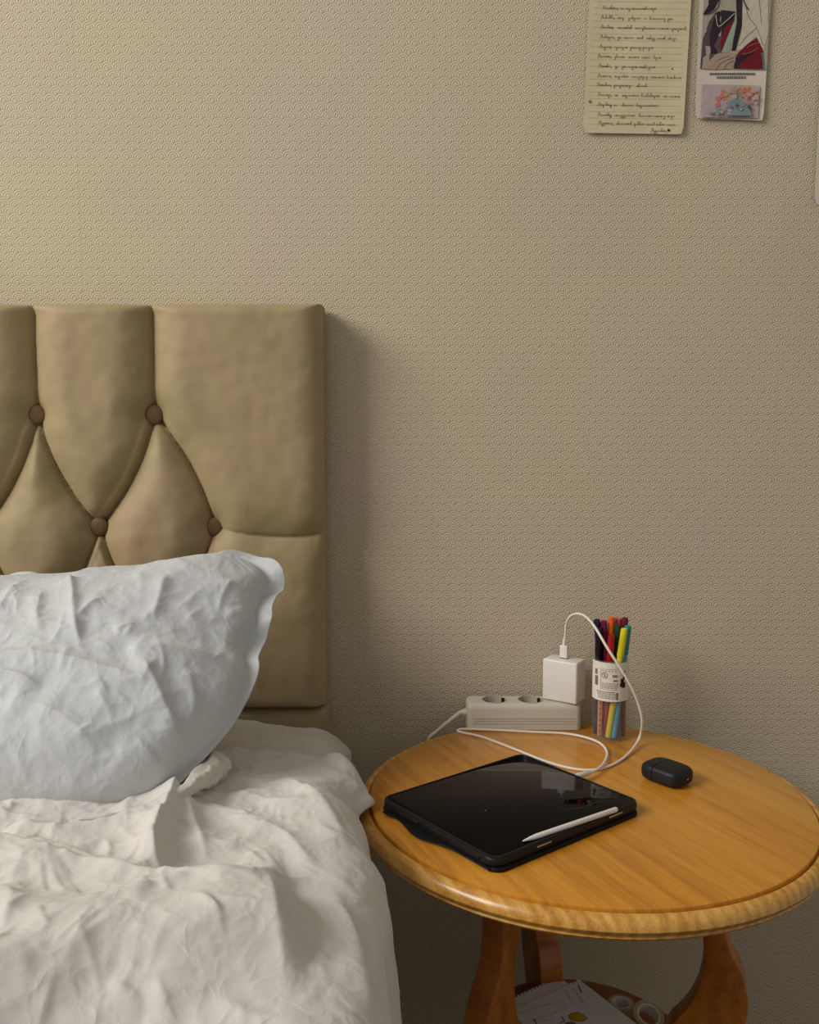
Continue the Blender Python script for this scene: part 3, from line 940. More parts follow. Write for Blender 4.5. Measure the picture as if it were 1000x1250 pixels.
# body: profile swept along x, with rounded ends and socket wells cut by geometry
bm = bmesh.new()
bmesh.ops.create_cube(bm, size=1, matrix=Matrix.Translation((0, 0, PH / 2 + .0006)) @ Matrix.Diagonal((PLn, PD, PH, 1)))
bm.edges.ensure_lookup_table()
ed = [e for e in bm.edges if max(v.co.z for v in e.verts) > PH * .9 or abs(e.verts[0].co.z - e.verts[1].co.z) > .01]
bmesh.ops.bevel(bm, geom=ed, offset=.008, segments=5, profile=.5, affect='EDGES')
body = bm_obj('body', bm, M['strip'], strip, angle=50)
sock = [-.0495, 0.0, .0495]
def sx_(px): return float(on_y(px, 853, PY0 + PD / 2)[0]) - (px0 + px1) / 2
sock = [sx_(603.5), sx_(647.5), sx_(691)]
# wells cut by boolean
cut = bmesh.new()
for x in sock:
    b = lathe([(.0195, PH - .011), (.0195, PH + .01)], 40)
    bmesh.ops.translate(b, verts=b.verts, vec=(x, 0, 0))
    m_ = bpy.data.meshes.new('t'); b.to_mesh(m_); b.free(); cut.from_mesh(m_); bpy.data.meshes.remove(m_)
bmesh.ops.recalc_face_normals(cut, faces=cut.faces)
cm = bpy.data.meshes.new('cut'); cut.to_mesh(cm); cut.free()
co = bpy.data.objects.new('cut', cm); COL.objects.link(co); co.location = strip.location
md = body.modifiers.new('wells', 'BOOLEAN'); md.object = co; md.operation = 'DIFFERENCE'; md.solver = 'EXACT'
bpy.context.view_layer.update()
dg = bpy.context.evaluated_depsgraph_get()
nm = bpy.data.meshes.new_from_object(body.evaluated_get(dg))
body.modifiers.clear(); body.data = nm
bpy.data.objects.remove(co); bpy.data.meshes.remove(cm)
nm.polygons.foreach_set('use_smooth', [True] * len(nm.polygons)); nm.set_sharp_from_angle(angle=math.radians(30))
for x in sock:
    s_ = bm_obj('socket', lathe([(0, PH - .0108), (.0175, PH - .0108), (.0192, PH - .0098), (.0193, PH + .0008), (.0188, PH + .0012), (.0182, PH + .0006), (.0180, PH - .009), (0, PH - .0092)], 40), M['strip_in'], strip, (x, 0, 0), angle=30)
    for sg in (-1, 1):
        bm_obj('contact_hole', lathe([(0, 0), (.0026, 0), (.0026, .0004), (0, .0004)], 14), M['dark'], s_, (sg * .0095 * math.cos(.6), sg * .0095 * math.sin(.6), PH - .0092))
        bm_obj('earth_clip', box(.0040, .0034, .0095, .0004), M['dark'], s_, (sg * .0155 * math.cos(.5), sg * .0155 * math.sin(.5), PH - .0042))
for zz in (.0105, .0145, .0185):
    bm_obj('groove', box(PLn - .02, .0008, .0007, .0), M['strip_in'], strip, (0, -PD / 2 - .0001, zz))
# mains lead with its strain relief going behind the table
a0 = np.array([px0 + .002, PY0 + PD * .45, TZ + .021])
lead = [a0, a0 + [-.010, 0, 0], on_y(548, 881, PY0 + .024), on_y(534, 893, PY0 + .030), on_y(524, 904, PY0 + .036), on_y(528, 930, PY0 + .044), on_y(560, 985, PY0 + .050), on_y(625, 1060, PY0 + .052), on_y(660, 1120, PY0 + .052), on_y(664, 1200, PY0 + .052), on_y(664, 1250, PY0 + .052)]
o = bm_obj('mains_lead', tube(spline(lead, 8), .0036, 12), M['strip'], None)
o.parent = strip; o.location = -Vector(strip.location)
o = bm_obj('strain_relief', tube([a0 + [.004, 0, 0], a0 + [-.004, 0, 0], a0 + [-.009, 0, 0]], [.007, .006, .0045], 14), M['strip'], None)
o.parent = strip; o.location = -Vector(strip.location)

# ---- charger plugged into the last socket
CY = PY0 + PD / 2
cpos = (float((px0 + px1) / 2 + sock[2] - .004), float(CY - .002), TZ + PH + .0016)
chg = empty('charger', cpos, math.radians(-34))
tag(chg, 'square white wall charger plugged into the power strip', 'charger')
CW, CT, CH = .057, .034, .064
bm_obj('body', box(CW, CT, CH, .0032, 4, (0, 0, CH / 2)), M['white'], chg, angle=60)
for sg in (-1, 1):
    bm_obj('pin', lathe([(.0022, -.009), (.0022, .001)], 12), M['steel'], chg, (sg * .0085, 0, 0))
PLX, PLY = -.001, .001
bm_obj('usb_port', box(.0135, .0062, .0006, .0), M['grey_ink'], chg, (PLX, PLY, CH + .0001))

# ---- charging cable
cc, ss = math.cos(math.radians(-34)), math.sin(math.radians(-34))
plug = np.array([cpos[0] + PLX * cc - PLY * ss, cpos[1] + PLX * ss + PLY * cc, cpos[2] + CH + .0006])
cab = empty('charging_cable', tuple(plug))
tag(cab, 'thin white charging cable looping from the charger to the tablet', 'cable')
TB = TZ + .0021
path = [plug + [0, 0, .019], on_y(690.5, 772, plug[1] - .002), on_y(693, 757, plug[1] - .012), on_y(702, 749.5, plug[1] - .03), on_y(714, 752, 1.31), on_y(726, 765, 1.275), on_y(741, 790, 1.252), on_y(757, 815, 1.244), on_y(770, 837, 1.244), on_y(779, 858, 1.25), on_y(784, 880, 1.258),
        on_z(781, 900, TB + .010), on_z(771, 916, TB + .002), on_z(758, 928, TB), on_z(742, 936, TB), on_z(722, 940, TB), on_z(698, 938, TB), on_z(668, 930, TB), on_z(630, 915, TB), on_z(590, 900, TB), on_z(566, 894.5, TB),
        on_z(559, 892, TB + .0006), on_z(566, 890, TB + .001), on_z(600, 891.0, TB), on_z(650, 893.5, TB), on_z(690, 895.5, TB), on_z(718, 901, TB), on_z(735, 909, TB), on_z(741.5, 920, TB + .0005), on_z(737, 932, TB + .004), on_z(728, 940, TB + .0045), on_z(719, 943.5, TB + .006)]
path = [p for p in path]
ends = path[-1]
pt = spline(path, 8)
for p in pt:
    if p[2] < TB: p[2] = TB
o = bm_obj('cord', tube(pt, .0019, 12), M['cable'], cab, -Vector(tuple(plug)))
o = bm_obj('usb_plug', box(.0125, .0060, .0195, .0012, 2, (0, 0, .0100)), M['white'], cab, (0, 0, 0), (0, 0, math.radians(-34)))
bm_obj('strain_relief', lathe([(.0028, .0195), (.0026, .025), (.0021, .029)], 14), M['white'], o)
tdir = tl(TL / 2, .0, .012)
pend = ends; p2 = pend + (tl(.3, TW / 2 + .25, .009) * 0)
inn = on_z(706, 947, TZ + .0095)
o = bm_obj('tablet_plug', tube([pend - (inn - pend) * .15, pend, inn, inn + (inn - pend) * .25], [.0022, .0036, .0036, .0030], 14), M['white'], cab, -Vector(tuple(plug)))

# ---- tube of felt pens
cb = on_z(747, 905, TZ)
CX, CYc = float(cb[0]), 1.312
CR = .0258; CHt = .121
cup = empty('pen_tube', (CX, CYc, TZ))
tag(cup, 'clear plastic tube with a printed white label holding felt pens', 'pen holder')
bm_obj('clear_wall', lathe([(CR - .0009, .003), (CR, .003), (CR, CHt), (CR - .0009, CHt), (CR - .0009, .003)], 48, False), M['clear'], cup, angle=30)
bm_obj('base', lathe([(0, .0004), (CR - .001, .0004), (CR, .0015), (CR, .004), (CR - .0015, .0045), (0, .0035)], 48), M['clear'], cup, angle=30)
bm_obj('rim', lathe([(CR - .0012, CHt), (CR + .0008, CHt), (CR + .0008, CHt - .003), (CR - .0012, CHt - .003), (CR - .0012, CHt)], 48, False), M['clear'], cup, angle=30)
va = math.atan2(-CYc, -CX)          # towards the camera
def cyl_patch(name, a0, a1, z0, z1, r, mat, parent, n=None):
    n = n or max(2, int(abs(a1 - a0) / .12) + 1)
    bm = bmesh.new()
    aa = np.linspace(va + a0, va + a1, n)
    g = [[bm.verts.new((r * math.cos(a), r * math.sin(a), z)) for a in aa] for z in (z0, z1)]
    for k in range(n - 1): bm.faces.new((g[0][k], g[0][k + 1], g[1][k + 1], g[1][k]))
    o = bm_obj(name, bm, mat, parent)
    return o
LZ0, LZ1 = .062, .1195
lab = cyl_patch('label', -1.62, 1.5, LZ0, LZ1, CR + .0004, M['label'], cup, 40)
ri = CR + .0007
def mark(s0, s1, z0, z1, mat='ink'):      # s: metres round the label from the middle facing the camera, left negative
    return cyl_patch('print', s0 / CR, s1 / CR, LZ0 + z0, LZ0 + z1, ri, M[mat], lab)
# box rules and text rows of the printed label
mark(-.0145, -.0140, .018, .048, 'grey_ink'); mark(-.0145, .010, .0176, .0181, 'grey_ink'); mark(-.0145, .012, .0478, .0482, 'grey_ink')
mark(-.0255, -.0190, .022, .036, 'grey_ink'); mark(-.0255, -.0205, .038, .046, 'grey_ink')
for k in range(4):
    z = .0265 - k * .0022
    x = -.0125
    while x < .009:
        l_ = rnd.uniform(.0015, .004); mark(x, x + l_, z, z + .0009, 'grey_ink'); x += l_ + .0009
for k in range(5):
    z = .0135 - k * .0023; x = -.021 + k * .0008
    while x < .007:
        l_ = rnd.uniform(.0015, .005); mark(x, x + l_, z, z + .0010, 'grey_ink' if k else 'ink'); x += l_ + .0009
for k in range(4): mark(.0085, .0115, .0035 + k * .0026, .0052 + k * .0026, 'ink')
for k, x in enumerate((-.012, -.0085, -.003, .001, .006)): mark(x, x + rnd.uniform(.002, .0035), .0445, .0456, 'grey_ink')
mark(.003, .0095, .0365, .0398, 'ink')          # dark oval block
for x in (.0042, .0058, .0074): mark(x, x + .0007, .0374, .0390, 'label')
mark(.004, .0105, .0300, .0325, 'grey_ink')
# prohibition ring
for k in range(18):
    a0, a1 = 2 * math.pi * k / 18, 2 * math.pi * (k + 1) / 18
    bm = bmesh.new(); vs = []
    for rr, a in ((.0046, a0), (.0046, a1), (.0039, a1), (.0039, a0)):
        sx2 = -.0085 + rr * math.cos(a); z = LZ0 + .0385 + rr * math.sin(a); an = va + sx2 / CR
        vs.append(bm.verts.new((ri * math.cos(an), ri * math.sin(an), z)))
    bm.faces.new(vs); bm_obj('ring_print', bm, M['ink'], lab)
for (dx0, dz0, dx1, dz1) in ((-.003, .003, .003, -.003), (-.001, .0022, .0015, .001), (.0005, .0008, -.001, -.0028), (.0, .0, .002, -.0024)):
    bm = bmesh.new(); vs = []
    nx_l = np.array([-(dz1 - dz0), dx1 - dx0]); nx_l /= np.linalg.norm(nx_l); nx_l *= .0003
    for q in ((dx0 + nx_l[0], dz0 + nx_l[1]), (dx1 + nx_l[0], dz1 + nx_l[1]), (dx1 - nx_l[0], dz1 - nx_l[1]), (dx0 - nx_l[0], dz0 - nx_l[1])):
        an = va + (-.0085 + q[0]) / CR; vs.append(bm.verts.new((ri * math.cos(an), ri * math.sin(an), LZ0 + .0385 + q[1])))
    bm.faces.new(vs); bm_obj('ring_print', bm, M['ink'], lab)
# dark leafy picture patch on the right of the label
for (s0, s1, z0, z1) in ((.015, .021, .026, .034), (.017, .024, .020, .028), (.014, .018, .022, .027), (.019, .023, .033, .045)):
    mark(s0, s1, z0, z1, 'ink')

pen_specs = [  # colour name, rgb, cap offset (across, away from camera) m at rim, lean, height of the top, label
    ('dark navy', (26, 22, 38), (-.0215, -.004), (-.0045, .001), .166, 'dark navy felt pen at the outer edge of the clear tube'),
    ('black violet', (52, 22, 50), (-.0165, .006), (-.004, .003), .176, 'dark violet felt pen standing in the clear tube'),
    ('plum', (110, 20, 62), (-.0085, .0035), (-.003, .002), .175, 'plum coloured felt pen beside the orange one'),
    ('orange', (226, 96, 26), (-.0005, .0075), (.0, .003), .180, 'bright orange felt pen, the tallest in the tube'),
    ('red', (168, 24, 32), (-.0015, -.0105), (.0, -.002), .158, 'short red felt pen behind the looping white cable'),
    ('dark red', (104, 16, 34), (.0150, .0115), (.002, .003), .179, 'dark red felt pen at the back of the clear tube'),
    ('pink', (206, 84, 100), (.0075, .0150), (.001, .003), .177, 'pink felt pen at the back of the clear tube'),
    ('dark green', (22, 62, 44), (.0070, -.0010), (.001, .0), .171, 'dark green felt pen beside the yellow one'),
    ('yellow', (222, 204, 36), (.0125, -.0115), (.004, -.002), .168, 'yellow felt pen standing in the clear tube'),
    ('teal', (28, 132, 134), (.0208, -.0040), (.004, .0), .170, 'teal felt pen standing in the clear tube'),
    ('brown', (112, 62, 40), (.0190, .0060), (.0, .001), .150, 'brown felt pen low in the clear tube'),
    ('peach', (204, 134, 92), (-.0135, -.0125), (.0, .0), .112, 'peach wooden pencil with a dotted barrel inside the tube'),
    ('slate', (84, 92, 100), (.0095, .0075), (.0, .001), .148, 'slate grey felt pen low in the clear tube'),
]
vx = np.array([-math.sin(va), math.cos(va)])      # across, to the right seen from the camera
if vx[0] < 0: vx = -vx
vy = -np.array([math.cos(va), math.sin(va)])      # away from the camera
bot_spec = {'yellow': (-.0015, -.0165), 'teal': (.0065, -.0165), 'peach': (-.0140, -.0105), 'brown': (.0190, -.0060), 'slate': (.0130, -.0125), 'red': (-.006, -.005), 'dark navy': (-.0195, -.002)}
pr = .0050
for nm_, rgb, (ox_, oy_), (lx, ly), htop, lab_ in pen_specs:
    # bottom inside the tube
    bx0, by0 = bot_spec.get(nm_, (ox_ * .55 - lx, oy_ * .6))
    k_ = (CR - pr * .8 - .0025) / max(CR - pr * .8 - .0025, math.hypot(bx0, by0)); bx0 *= k_; by0 *= k_
    k_ = (CR - pr - .002) / max(CR - pr - .002, math.hypot(ox_, oy_)); ox_ *= k_; oy_ *= k_
    bot = np.array([*(np.array([CX, CYc]) + vx * bx0 + vy * by0), TZ + .0052])
    rimp_ = np.array([*(np.array([CX, CYc]) + vx * ox_ + vy * oy_), TZ + CHt])
    d = rimp_ - bot; d /= np.linalg.norm(d)
    L_ = (htop - .0052) / d[2]
    pen = empty('felt_pen' if nm_ != 'peach' else 'pencil', tuple(bot))
    pen.rotation_mode = 'QUATERNION'; pen.rotation_quaternion = Vector(tuple(d)).to_track_quat('Z', 'Y')
    tag(pen, lab_, 'pen' if nm_ != 'peach' else 'pencil', 'felt pens in the clear tube')
    m1 = plain('pen_' + nm_.replace(' ', '_'), srgb(*rgb), .32, .5)
    body_rgb = {'teal': (70, 150, 178), 'yellow': (206, 196, 40)}.get(nm_, rgb)
    m2 = plain('pen_barrel_' + nm_.replace(' ', '_'), srgb(*[min(255, int(c * .92 + 10)) for c in body_rgb]), .35, .5)
    if nm_ == 'peach':
        bm_obj('barrel', lathe([(0, 0), (.0032, 0), (.0036, .0008), (.0036, L_ - .018), (.001, L_ - .002), (0, L_)], 6), m2, pen, angle=20)
        for k in range(9):
            bm_obj('dot', lathe([(0, 0), (.0011, 0), (.0011, .0006), (0, .0006)], 10), M['ink'], pen,
                   tuple(np.array([math.cos(va), math.sin(va), 0]) * .0033 + np.array([0, 0, .008 + k * .0085])), (0, math.pi / 2, va))
        continue
    cap = .042
    bm_obj('barrel', lathe([(0, 0), (.0034, 0), (.0043, .001), (.0045, .004), (.0045, L_ - cap - .002), (.0038, L_ - cap + .002), (0, L_ - cap + .003)], 20), m2, pen, angle=35)
    bm_obj('cap', lathe([(.0048, L_ - cap), (.0051, L_ - cap + .001), (.0051, L_ - .006), (.0047, L_ - .0012), (.0036, L_), (.0028, L_ - .0006), (0, L_ - .0012)], 20), m1, pen, angle=35)

# ---- earbud case
e0 = on_z(815, 955, TZ)
eb = empty('earbud_case', (float(e0[0]) , float(e0[1]) + .004, TZ), math.radians(-50))
tag(eb, 'small rounded black earbud case lying on the table', 'earbud case')
def sbox(sx, sy, sz, e1, e2, n=40, m=24, cut=None):
    bm = bmesh.new(); rings = []
    sp = lambda w, e: math.copysign(abs(w) ** e, w)
    for i in range(m + 1):
        ph = -math.pi / 2 + math.pi * i / m
        ring = []
        for k in range(n):
            th = 2 * math.pi * k / n
            ring.append(bm.verts.new((sx * sp(math.cos(ph), e1) * sp(math.cos(th), e2), sy * sp(math.cos(ph), e1) * sp(math.sin(th), e2), sz * sp(math.sin(ph), e1))))
        rings.append(ring)
    for a, b in zip(rings[:-1], rings[1:]):
        for k in range(n): bm.faces.new((a[k], a[(k + 1) % n], b[(k + 1) % n], b[k]))
    bmesh.ops.remove_doubles(bm, verts=bm.verts, dist=1e-6)
    return bm
def half(bm, x, keep_neg):
    bmesh.ops.bisect_plane(bm, geom=bm.verts[:] + bm.edges[:] + bm.faces[:], plane_co=(x, 0, 0), plane_no=(1, 0, 0), clear_outer=keep_neg, clear_inner=not keep_neg)
    es = [e for e in bm.edges if e.is_boundary]
    bmesh.ops.holes_fill(bm, edges=es)
    return bm
EX, EY, EZ = .0300, .0232, .0122
bm_obj('body', half(sbox(EX, EY, EZ, .55, .5, 72, 36), -.0072, False), M['earbud'], eb, (0, 0, EZ), angle=50)
bm_obj('lid', half(sbox(EX, EY, EZ, .55, .5, 72, 36), -.0082, True), M['earbud'], eb, (0, 0, EZ), angle=50)
bm_obj('hinge_strip', box(.0016, .039, .0150, .0006, 2), M['dark'], eb, (-.0077, 0, EZ))
pt_ = bm_obj('charging_port', prism(rrect(.0085, .0034, .0016), 0, .0010), M['dark'], eb, (EX - .0006, -.0006, EZ - .0005), (math.pi / 2, 0, math.pi / 2))
bm_obj('metal_ring', prism(rrect(.0044, .0016, .0007), 0, .0013), M['steel'], eb, (EX - .0006, .0006, EZ - .0005), (math.pi / 2, 0, math.pi / 2))

# ================================================================== THINGS ON THE LOWER SHELF
def page(name, corners, z, label, tear=True, thick=.0006):
    a, b, c = [on_z(x, y, z) for x, y in corners]       # torn edge from a to b, then right edge from b to c
    u = (b - a); W = np.linalg.norm(u[:2]); u = u / W
    v = np.array([u[1], -u[0], 0])
    if v @ (c - b) < 0: v = -v
    H = .125
    o = empty(name, (float(a[0]), float(a[1]), z)); 
    pts = [(0, 0)]
    k = 0; x = .004
    while x < W - .004:
        pts += [(x, rnd.uniform(-.0006, .0006)), (x + .0004, .0035), (x + .0024, .0038), (x + .0028, rnd.uniform(-.0006, .0006))]
        x += .0066
    pts += [(W, 0), (W, H), (0, H)]
    P2 = [(p[0] * u[0] + p[1] * v[0], p[0] * u[1] + p[1] * v[1]) for p in pts]
    bm_obj('sheet', prism(P2, 0, thick), M['sheetpaper'], o, smooth_=False)
    tag(o, label, 'paper', 'torn sketch pages on the lower shelf')
    def P(s, t): return np.array([s * u[0] + t * v[0], s * u[1] + t * v[1], thick + .0003])
    return o, P, W, u, v
PZ_ = SZ + .026
_a = on_z(640, 1240, PZ_); _b = on_z(706, 1207, PZ_)
stk = empty('paper_stack', (float(_b[0]), float(_b[1]), SZ + .0003), math.atan2(_b[1] - _a[1], _b[0] - _a[0]))
for k in range(12):
    bm_obj('sheet', box(.086, .11, .0019, .0002, 1, (-.050 + rnd.uniform(-.0015, .0015), -.060 + rnd.uniform(-.0015, .0015), .001 + k * .002)), M['sheetpaper'], stk, smooth_=False)
tag(stk, 'stack of loose paper under the torn sketch pages', 'paper stack')
pg2, P_2, W2, _, _ = page('sketch_page', [(612, 1224), (682, 1192.5), (712, 1250)], PZ_, 'sketch page showing its torn punched edge under another page on the shelf')
pg1, P_1, W1, _, _ = page('sketch_page', [(612, 1236), (707, 1196), (752, 1256)], PZ_ + .0014, 'top sketch page with a yellow drawing on the lower table shelf')
inv1 = (pg1.location.x, pg1.location.y)
def stroke(name, pts3, wdt, mat, parent, up=np.array([0, 0, 1.0])):
    V = []; Fc = []
    P = [np.array(p, float) for p in pts3]
    for i, p in enumerate(P):
        t = P[min(i + 1, len(P) - 1)] - P[max(i - 1, 0)]; t /= np.linalg.norm(t) + 1e-12
        s = np.cross(t, up); V += [p + s * wdt / 2, p - s * wdt / 2]
    for i in range(len(P) - 1): Fc.append((2 * i, 2 * i + 1, 2 * i + 3, 2 * i + 2))
    return mesh(name, V, Fc, mat, parent, False)
def pgpt(px, py):
    q = on_z(px, py, PZ_ + .0014 + .0006)
    return np.array([q[0] - inv1[0], q[1] - inv1[1], .0009])
for ln in ([(628, 1238), (660, 1229), (688, 1221)], [(648, 1246), (670, 1240), (694, 1228)], [(700, 1206), (712, 1224)], [(690, 1210), (700, 1226), (716, 1222)]):
    stroke('pencil_line', [pgpt(*p) for p in ln], .0006, M['grey_ink'], pg1)
for ln in ([(652, 1244), (655, 1250)], [(634, 1247), (637, 1250)], [(686, 1241), (689, 1247), (684, 1249)], [(664, 1245.5), (665.5, 1246.5)], [(706, 1203), (710, 1212)]):
    stroke('ink_mark', [pgpt(*p) for p in ln], .0014, M['ink'], pg1)
leaf = [(694, 1240), (699, 1237), (706, 1236), (712, 1239), (717, 1243.5), (712, 1247), (704, 1247), (697, 1245)]
mesh('yellow_drawing', [pgpt(*p) for p in leaf], [list(range(len(leaf)))], M['yellow_ink'], pg1, False)
stroke('drawing_outline', [pgpt(*p) for p in leaf + leaf[:1]], .0009, M['ink'], pg1)
bl = [(690, 1249), (697, 1247), (703, 1249), (706, 1253), (696, 1256), (690, 1253)]
mesh('grey_drawing', [pgpt(*p) for p in bl], [list(range(len(bl)))], M['grey_ink'], pg1, False)

def tape(px, py, r, lean, label, z=SZ, wdt=.019):
    c = on_z(px, py, z)
    o = empty('tape_roll', (float(c[0]), float(c[1]), z + .0004))
    o.rotation_euler = lean
    bm_obj('tape_wind', lathe([(r * .74, 0), (r, 0), (r, wdt), (r * .74, wdt), (r * .74, 0)], 48, False), M['tape'], o, angle=30)
    bm_obj('core', lathe([(r * .66, .0004), (r * .735, .0004), (r * .735, wdt + .0004), (r * .66, wdt + .0004), (r * .66, .0004)], 48, False), M['white'], o, angle=30)
    tag(o, label, 'tape', 'tape rolls on the lower shelf')
tape(758, 1240, .0175, (0, 0, 0), 'roll of clear tape lying flat behind the leaning roll')
tape(788, 1249, .0205, (.42, .12, 0), 'roll of clear tape tilted against the other roll', SZ + .0095)

# ================================================================== PAPERS ON THE WALL
PYW = WALL_Y - .0035
def wpt(px, py, off=0.0):
    q = on_y(px, py, PYW - off)
    return q
def sheet_obj(name, corner_px, label, cat, mat, curl=.004, rad=4, group=None):
    """thin sheet: corners TL, TR, BR, BL in pixels; rounded bottom corners"""
    tlc, trc, brc, blc = [np.array(p, float) for p in corner_px]
    nu, nv = 14, 22
    def at(s, t):
        a = tlc + (trc - tlc) * s; b = blc + (brc - blc) * s
        return a + (b - a) * t
    def off(s, t): return curl * (max(0, abs(s - .5) * 2 - .25) ** 2) * (.6 + .4 * t) + curl * .8 * max(0, t - .7) ** 2 * 4 + .0004 * math.sin(9 * s + 5 * t)
    V = []; Fc = []
    for k, extra in ((0, .0004), (1, 0.0)):
        for j in range(nv + 1):
            for i in range(nu + 1):
                s, t = i / nu, j / nv
                p = at(s, t)
                # round the lower corners
                if j == nv and i in (0, nu): p = p + (at(.5, .9) - p) * .035
                V.append(wpt(p[0], p[1], off(s, t) + extra))
    n1 = (nu + 1) * (nv + 1)
    ix = lambda i, j, k: k * n1 + j * (nu + 1) + i
    for j in range(nv):
        for i in range(nu):
            Fc.append((ix(i, j, 0), ix(i, j + 1, 0), ix(i + 1, j + 1, 0), ix(i + 1, j, 0)))
            Fc.append((ix(i, j, 1), ix(i + 1, j, 1), ix(i + 1, j + 1, 1), ix(i, j + 1, 1)))
    for j in range(nv):
        Fc.append((ix(0, j, 0), ix(0, j, 1), ix(0, j + 1, 1), ix(0, j + 1, 0))); Fc.append((ix(nu, j, 0), ix(nu, j + 1, 0), ix(nu, j + 1, 1), ix(nu, j, 1)))
    for i in range(nu):
        Fc.append((ix(i, nv, 0), ix(i, nv, 1), ix(i + 1, nv, 1), ix(i + 1, nv, 0))); Fc.append((ix(i, 0, 0), ix(i + 1, 0, 0), ix(i + 1, 0, 1), ix(i, 0, 1)))
    org = wpt(*((blc + brc) / 2))
    root = empty(name, tuple(org)); tag(root, label, cat, group)
    o = mesh('sheet', [np.array(v) - org for v in V], Fc, mat, root)
    o.data.set_sharp_from_angle(angle=math.radians(40))
    def surf(px, py, lift=.0008):
        # inverse of the (nearly affine) corner map
        q = np.array([px, py]); s, t = .5, .5
        for _ in range(8):
            r = at(s, t) - q
            J = np.array([(at(s + 1e-3, t) - at(s, t)) / 1e-3, (at(s, t + 1e-3) - at(s, t)) / 1e-3]).T
            ds = np.linalg.solve(J, r); s -= ds[0]; t -= ds[1]
        return wpt(px, py, off(min(1, max(0, s)), min(1.0, max(0, t))) + lift) - org
    return root, surf

note, nsurf = sheet_obj('handwritten_note', [(721, -34), (846, -34), (834, 164), (711.5, 162)], 'aged ruled paper with thirteen handwritten lines pinned on the wall', 'note', M['note'], .0025)
UPW = np.array([0, -1.0, 0])
# faint ruling
for k in range(24):
    y = -30 + k * 7.9
    xl = 722 - (y + 34) * .048 + 4; xr = 844 - (y + 34) * .06 - 3
    stroke('ruled_line', [nsurf(xl + (xr - xl) * f, y + 1.5 * f, .0006) for f in np.linspace(0, 1, 15)], .0005, M['rule'], note, UPW)
# handwriting: (y, words as start-end pixel pairs), long loops under and over the line as in cursive
lines = [(10, [(735, 753), (757, 760), (763, 801)]), (21.5, [(733, 749), (753, 762), (767, 782), (786, 790), (793, 812), (815, 820)]),
         (33.5, [(733, 747), (754, 770), (775, 784), (786, 800), (803, 815), (818, 837)]), (45.5, [(732, 749), (754, 757), (761, 773), (777, 786), (789, 800), (802, 812), (815, 826)]),
         (57.5, [(731, 745), (750, 753), (755, 764), (769, 797)]), (69, [(729, 745), (750, 763), (767, 779), (783, 794), (798, 807)]),
         (81, [(730, 745), (751, 755), (759, 764), (767, 777), (780, 799)]), (93, [(729, 745), (750, 766), (771, 790), (794, 811), (814, 831)]),
         (104, [(728, 745), (749, 752), (754, 771), (777, 789)]), (116, [(729, 745), (750, 754), (759, 780), (783, 805), (809, 814), (817, 829)]),
         (128, [(729, 745), (749, 752), (758, 773), (777, 803)]), (140.5, [(729, 745), (750, 753), (755, 775), (780, 796), (799, 823)]),
         (150.5, [(730, 747), (752, 770), (774, 787), (789, 799), (801, 811), (814, 823)]), (158.5, [(794, 813)])]
for y, words in lines:
    V = []; Fc = []
    for wi, (x0, x1) in enumerate(words):
        yy = y + (x0 - 730) * .022
        pts = []
        x = x0; k = 0
        if wi == 0 and x1 - x0 > 12:            # capital with a hook, then small letters
            pts += [(x, yy + 1.2), (x + .8, yy + 1.6), (x + 2.6, yy - 3.6), (x + 3.0, yy - 3.4), (x + 3.4, yy + .9)]
            x += 4.2; 
        while x < x1:
            a = rnd.random()
            if a < .13:      # descender loop
                pts += [(x, yy - 1.0), (x + .7, yy + .6), (x + 1.2, yy + 3.0), (x + .2, yy + 3.6), (x + .5, yy + 2.2), (x + 2.0, yy - .8)]
                x += 2.3
            elif a < .22:    # ascender
                pts += [(x, yy + .8), (x + 1.2, yy - 3.0), (x + .6, yy - 3.3), (x + .7, yy + .7), (x + 1.8, yy + .5)]
                x += 2.2
            elif a < .5:     # round letter
                pts += [(x + 1.3, yy - .9), (x + .2, yy - .2), (x + .6, yy + .9), (x + 1.5, yy + .2), (x + 1.5, yy - .9), (x + 1.9, yy + .8)]
                x += 2.3
            else:            # humps
                pts += [(x, yy + .9), (x + .6, yy - 1.0), (x + .9, yy + .8), (x + 1.6, yy - .9), (x + 1.9, yy + .8)]
                x += 2.2
        P = [nsurf(p[0], p[1] + rnd.uniform(-.15, .15), .0011) for p in pts]
        b0 = len(V)
        for i, p in enumerate(P):
            t = P[min(i + 1, len(P) - 1)] - P[max(i - 1, 0)]; t = t / (np.linalg.norm(t) + 1e-12)
            s_ = np.cross(t, UPW) * .00024; V += [p + s_, p - s_]
        for i in range(len(P) - 1): Fc.append((b0 + 2 * i, b0 + 2 * i + 1, b0 + 2 * i + 3, b0 + 2 * i + 2))
        if wi == 0:   # comma
            q = [nsurf(x1 + 1.2, yy + .6, .0011), nsurf(x1 + .8, yy + 2.2, .0011)]
            b0 = len(V); s_ = np.array([.0004, 0, 0]); V += [q[0] - s_, q[0] + s_, q[1] + s_, q[1] - s_]; Fc.append((b0, b0 + 1, b0 + 2, b0 + 3))
    mesh('handwritten_line', V, Fc, M['ink'], note, False)
for (cx_, cy_, r_) in ((720.5, 124, 1.9), (816.5, 159, 1.7), (821, 84, .9)):
    pp = [nsurf(cx_ + r_ * math.cos(a), cy_ + r_ * math.sin(a), .0011) for a in np.linspace(0, 2 * math.pi, 11)[:-1]]
    mesh('ink_dot', pp, [list(range(10))[::-1]], M['grey_ink'] if cx_ < 730 else M['ink'], note, False)

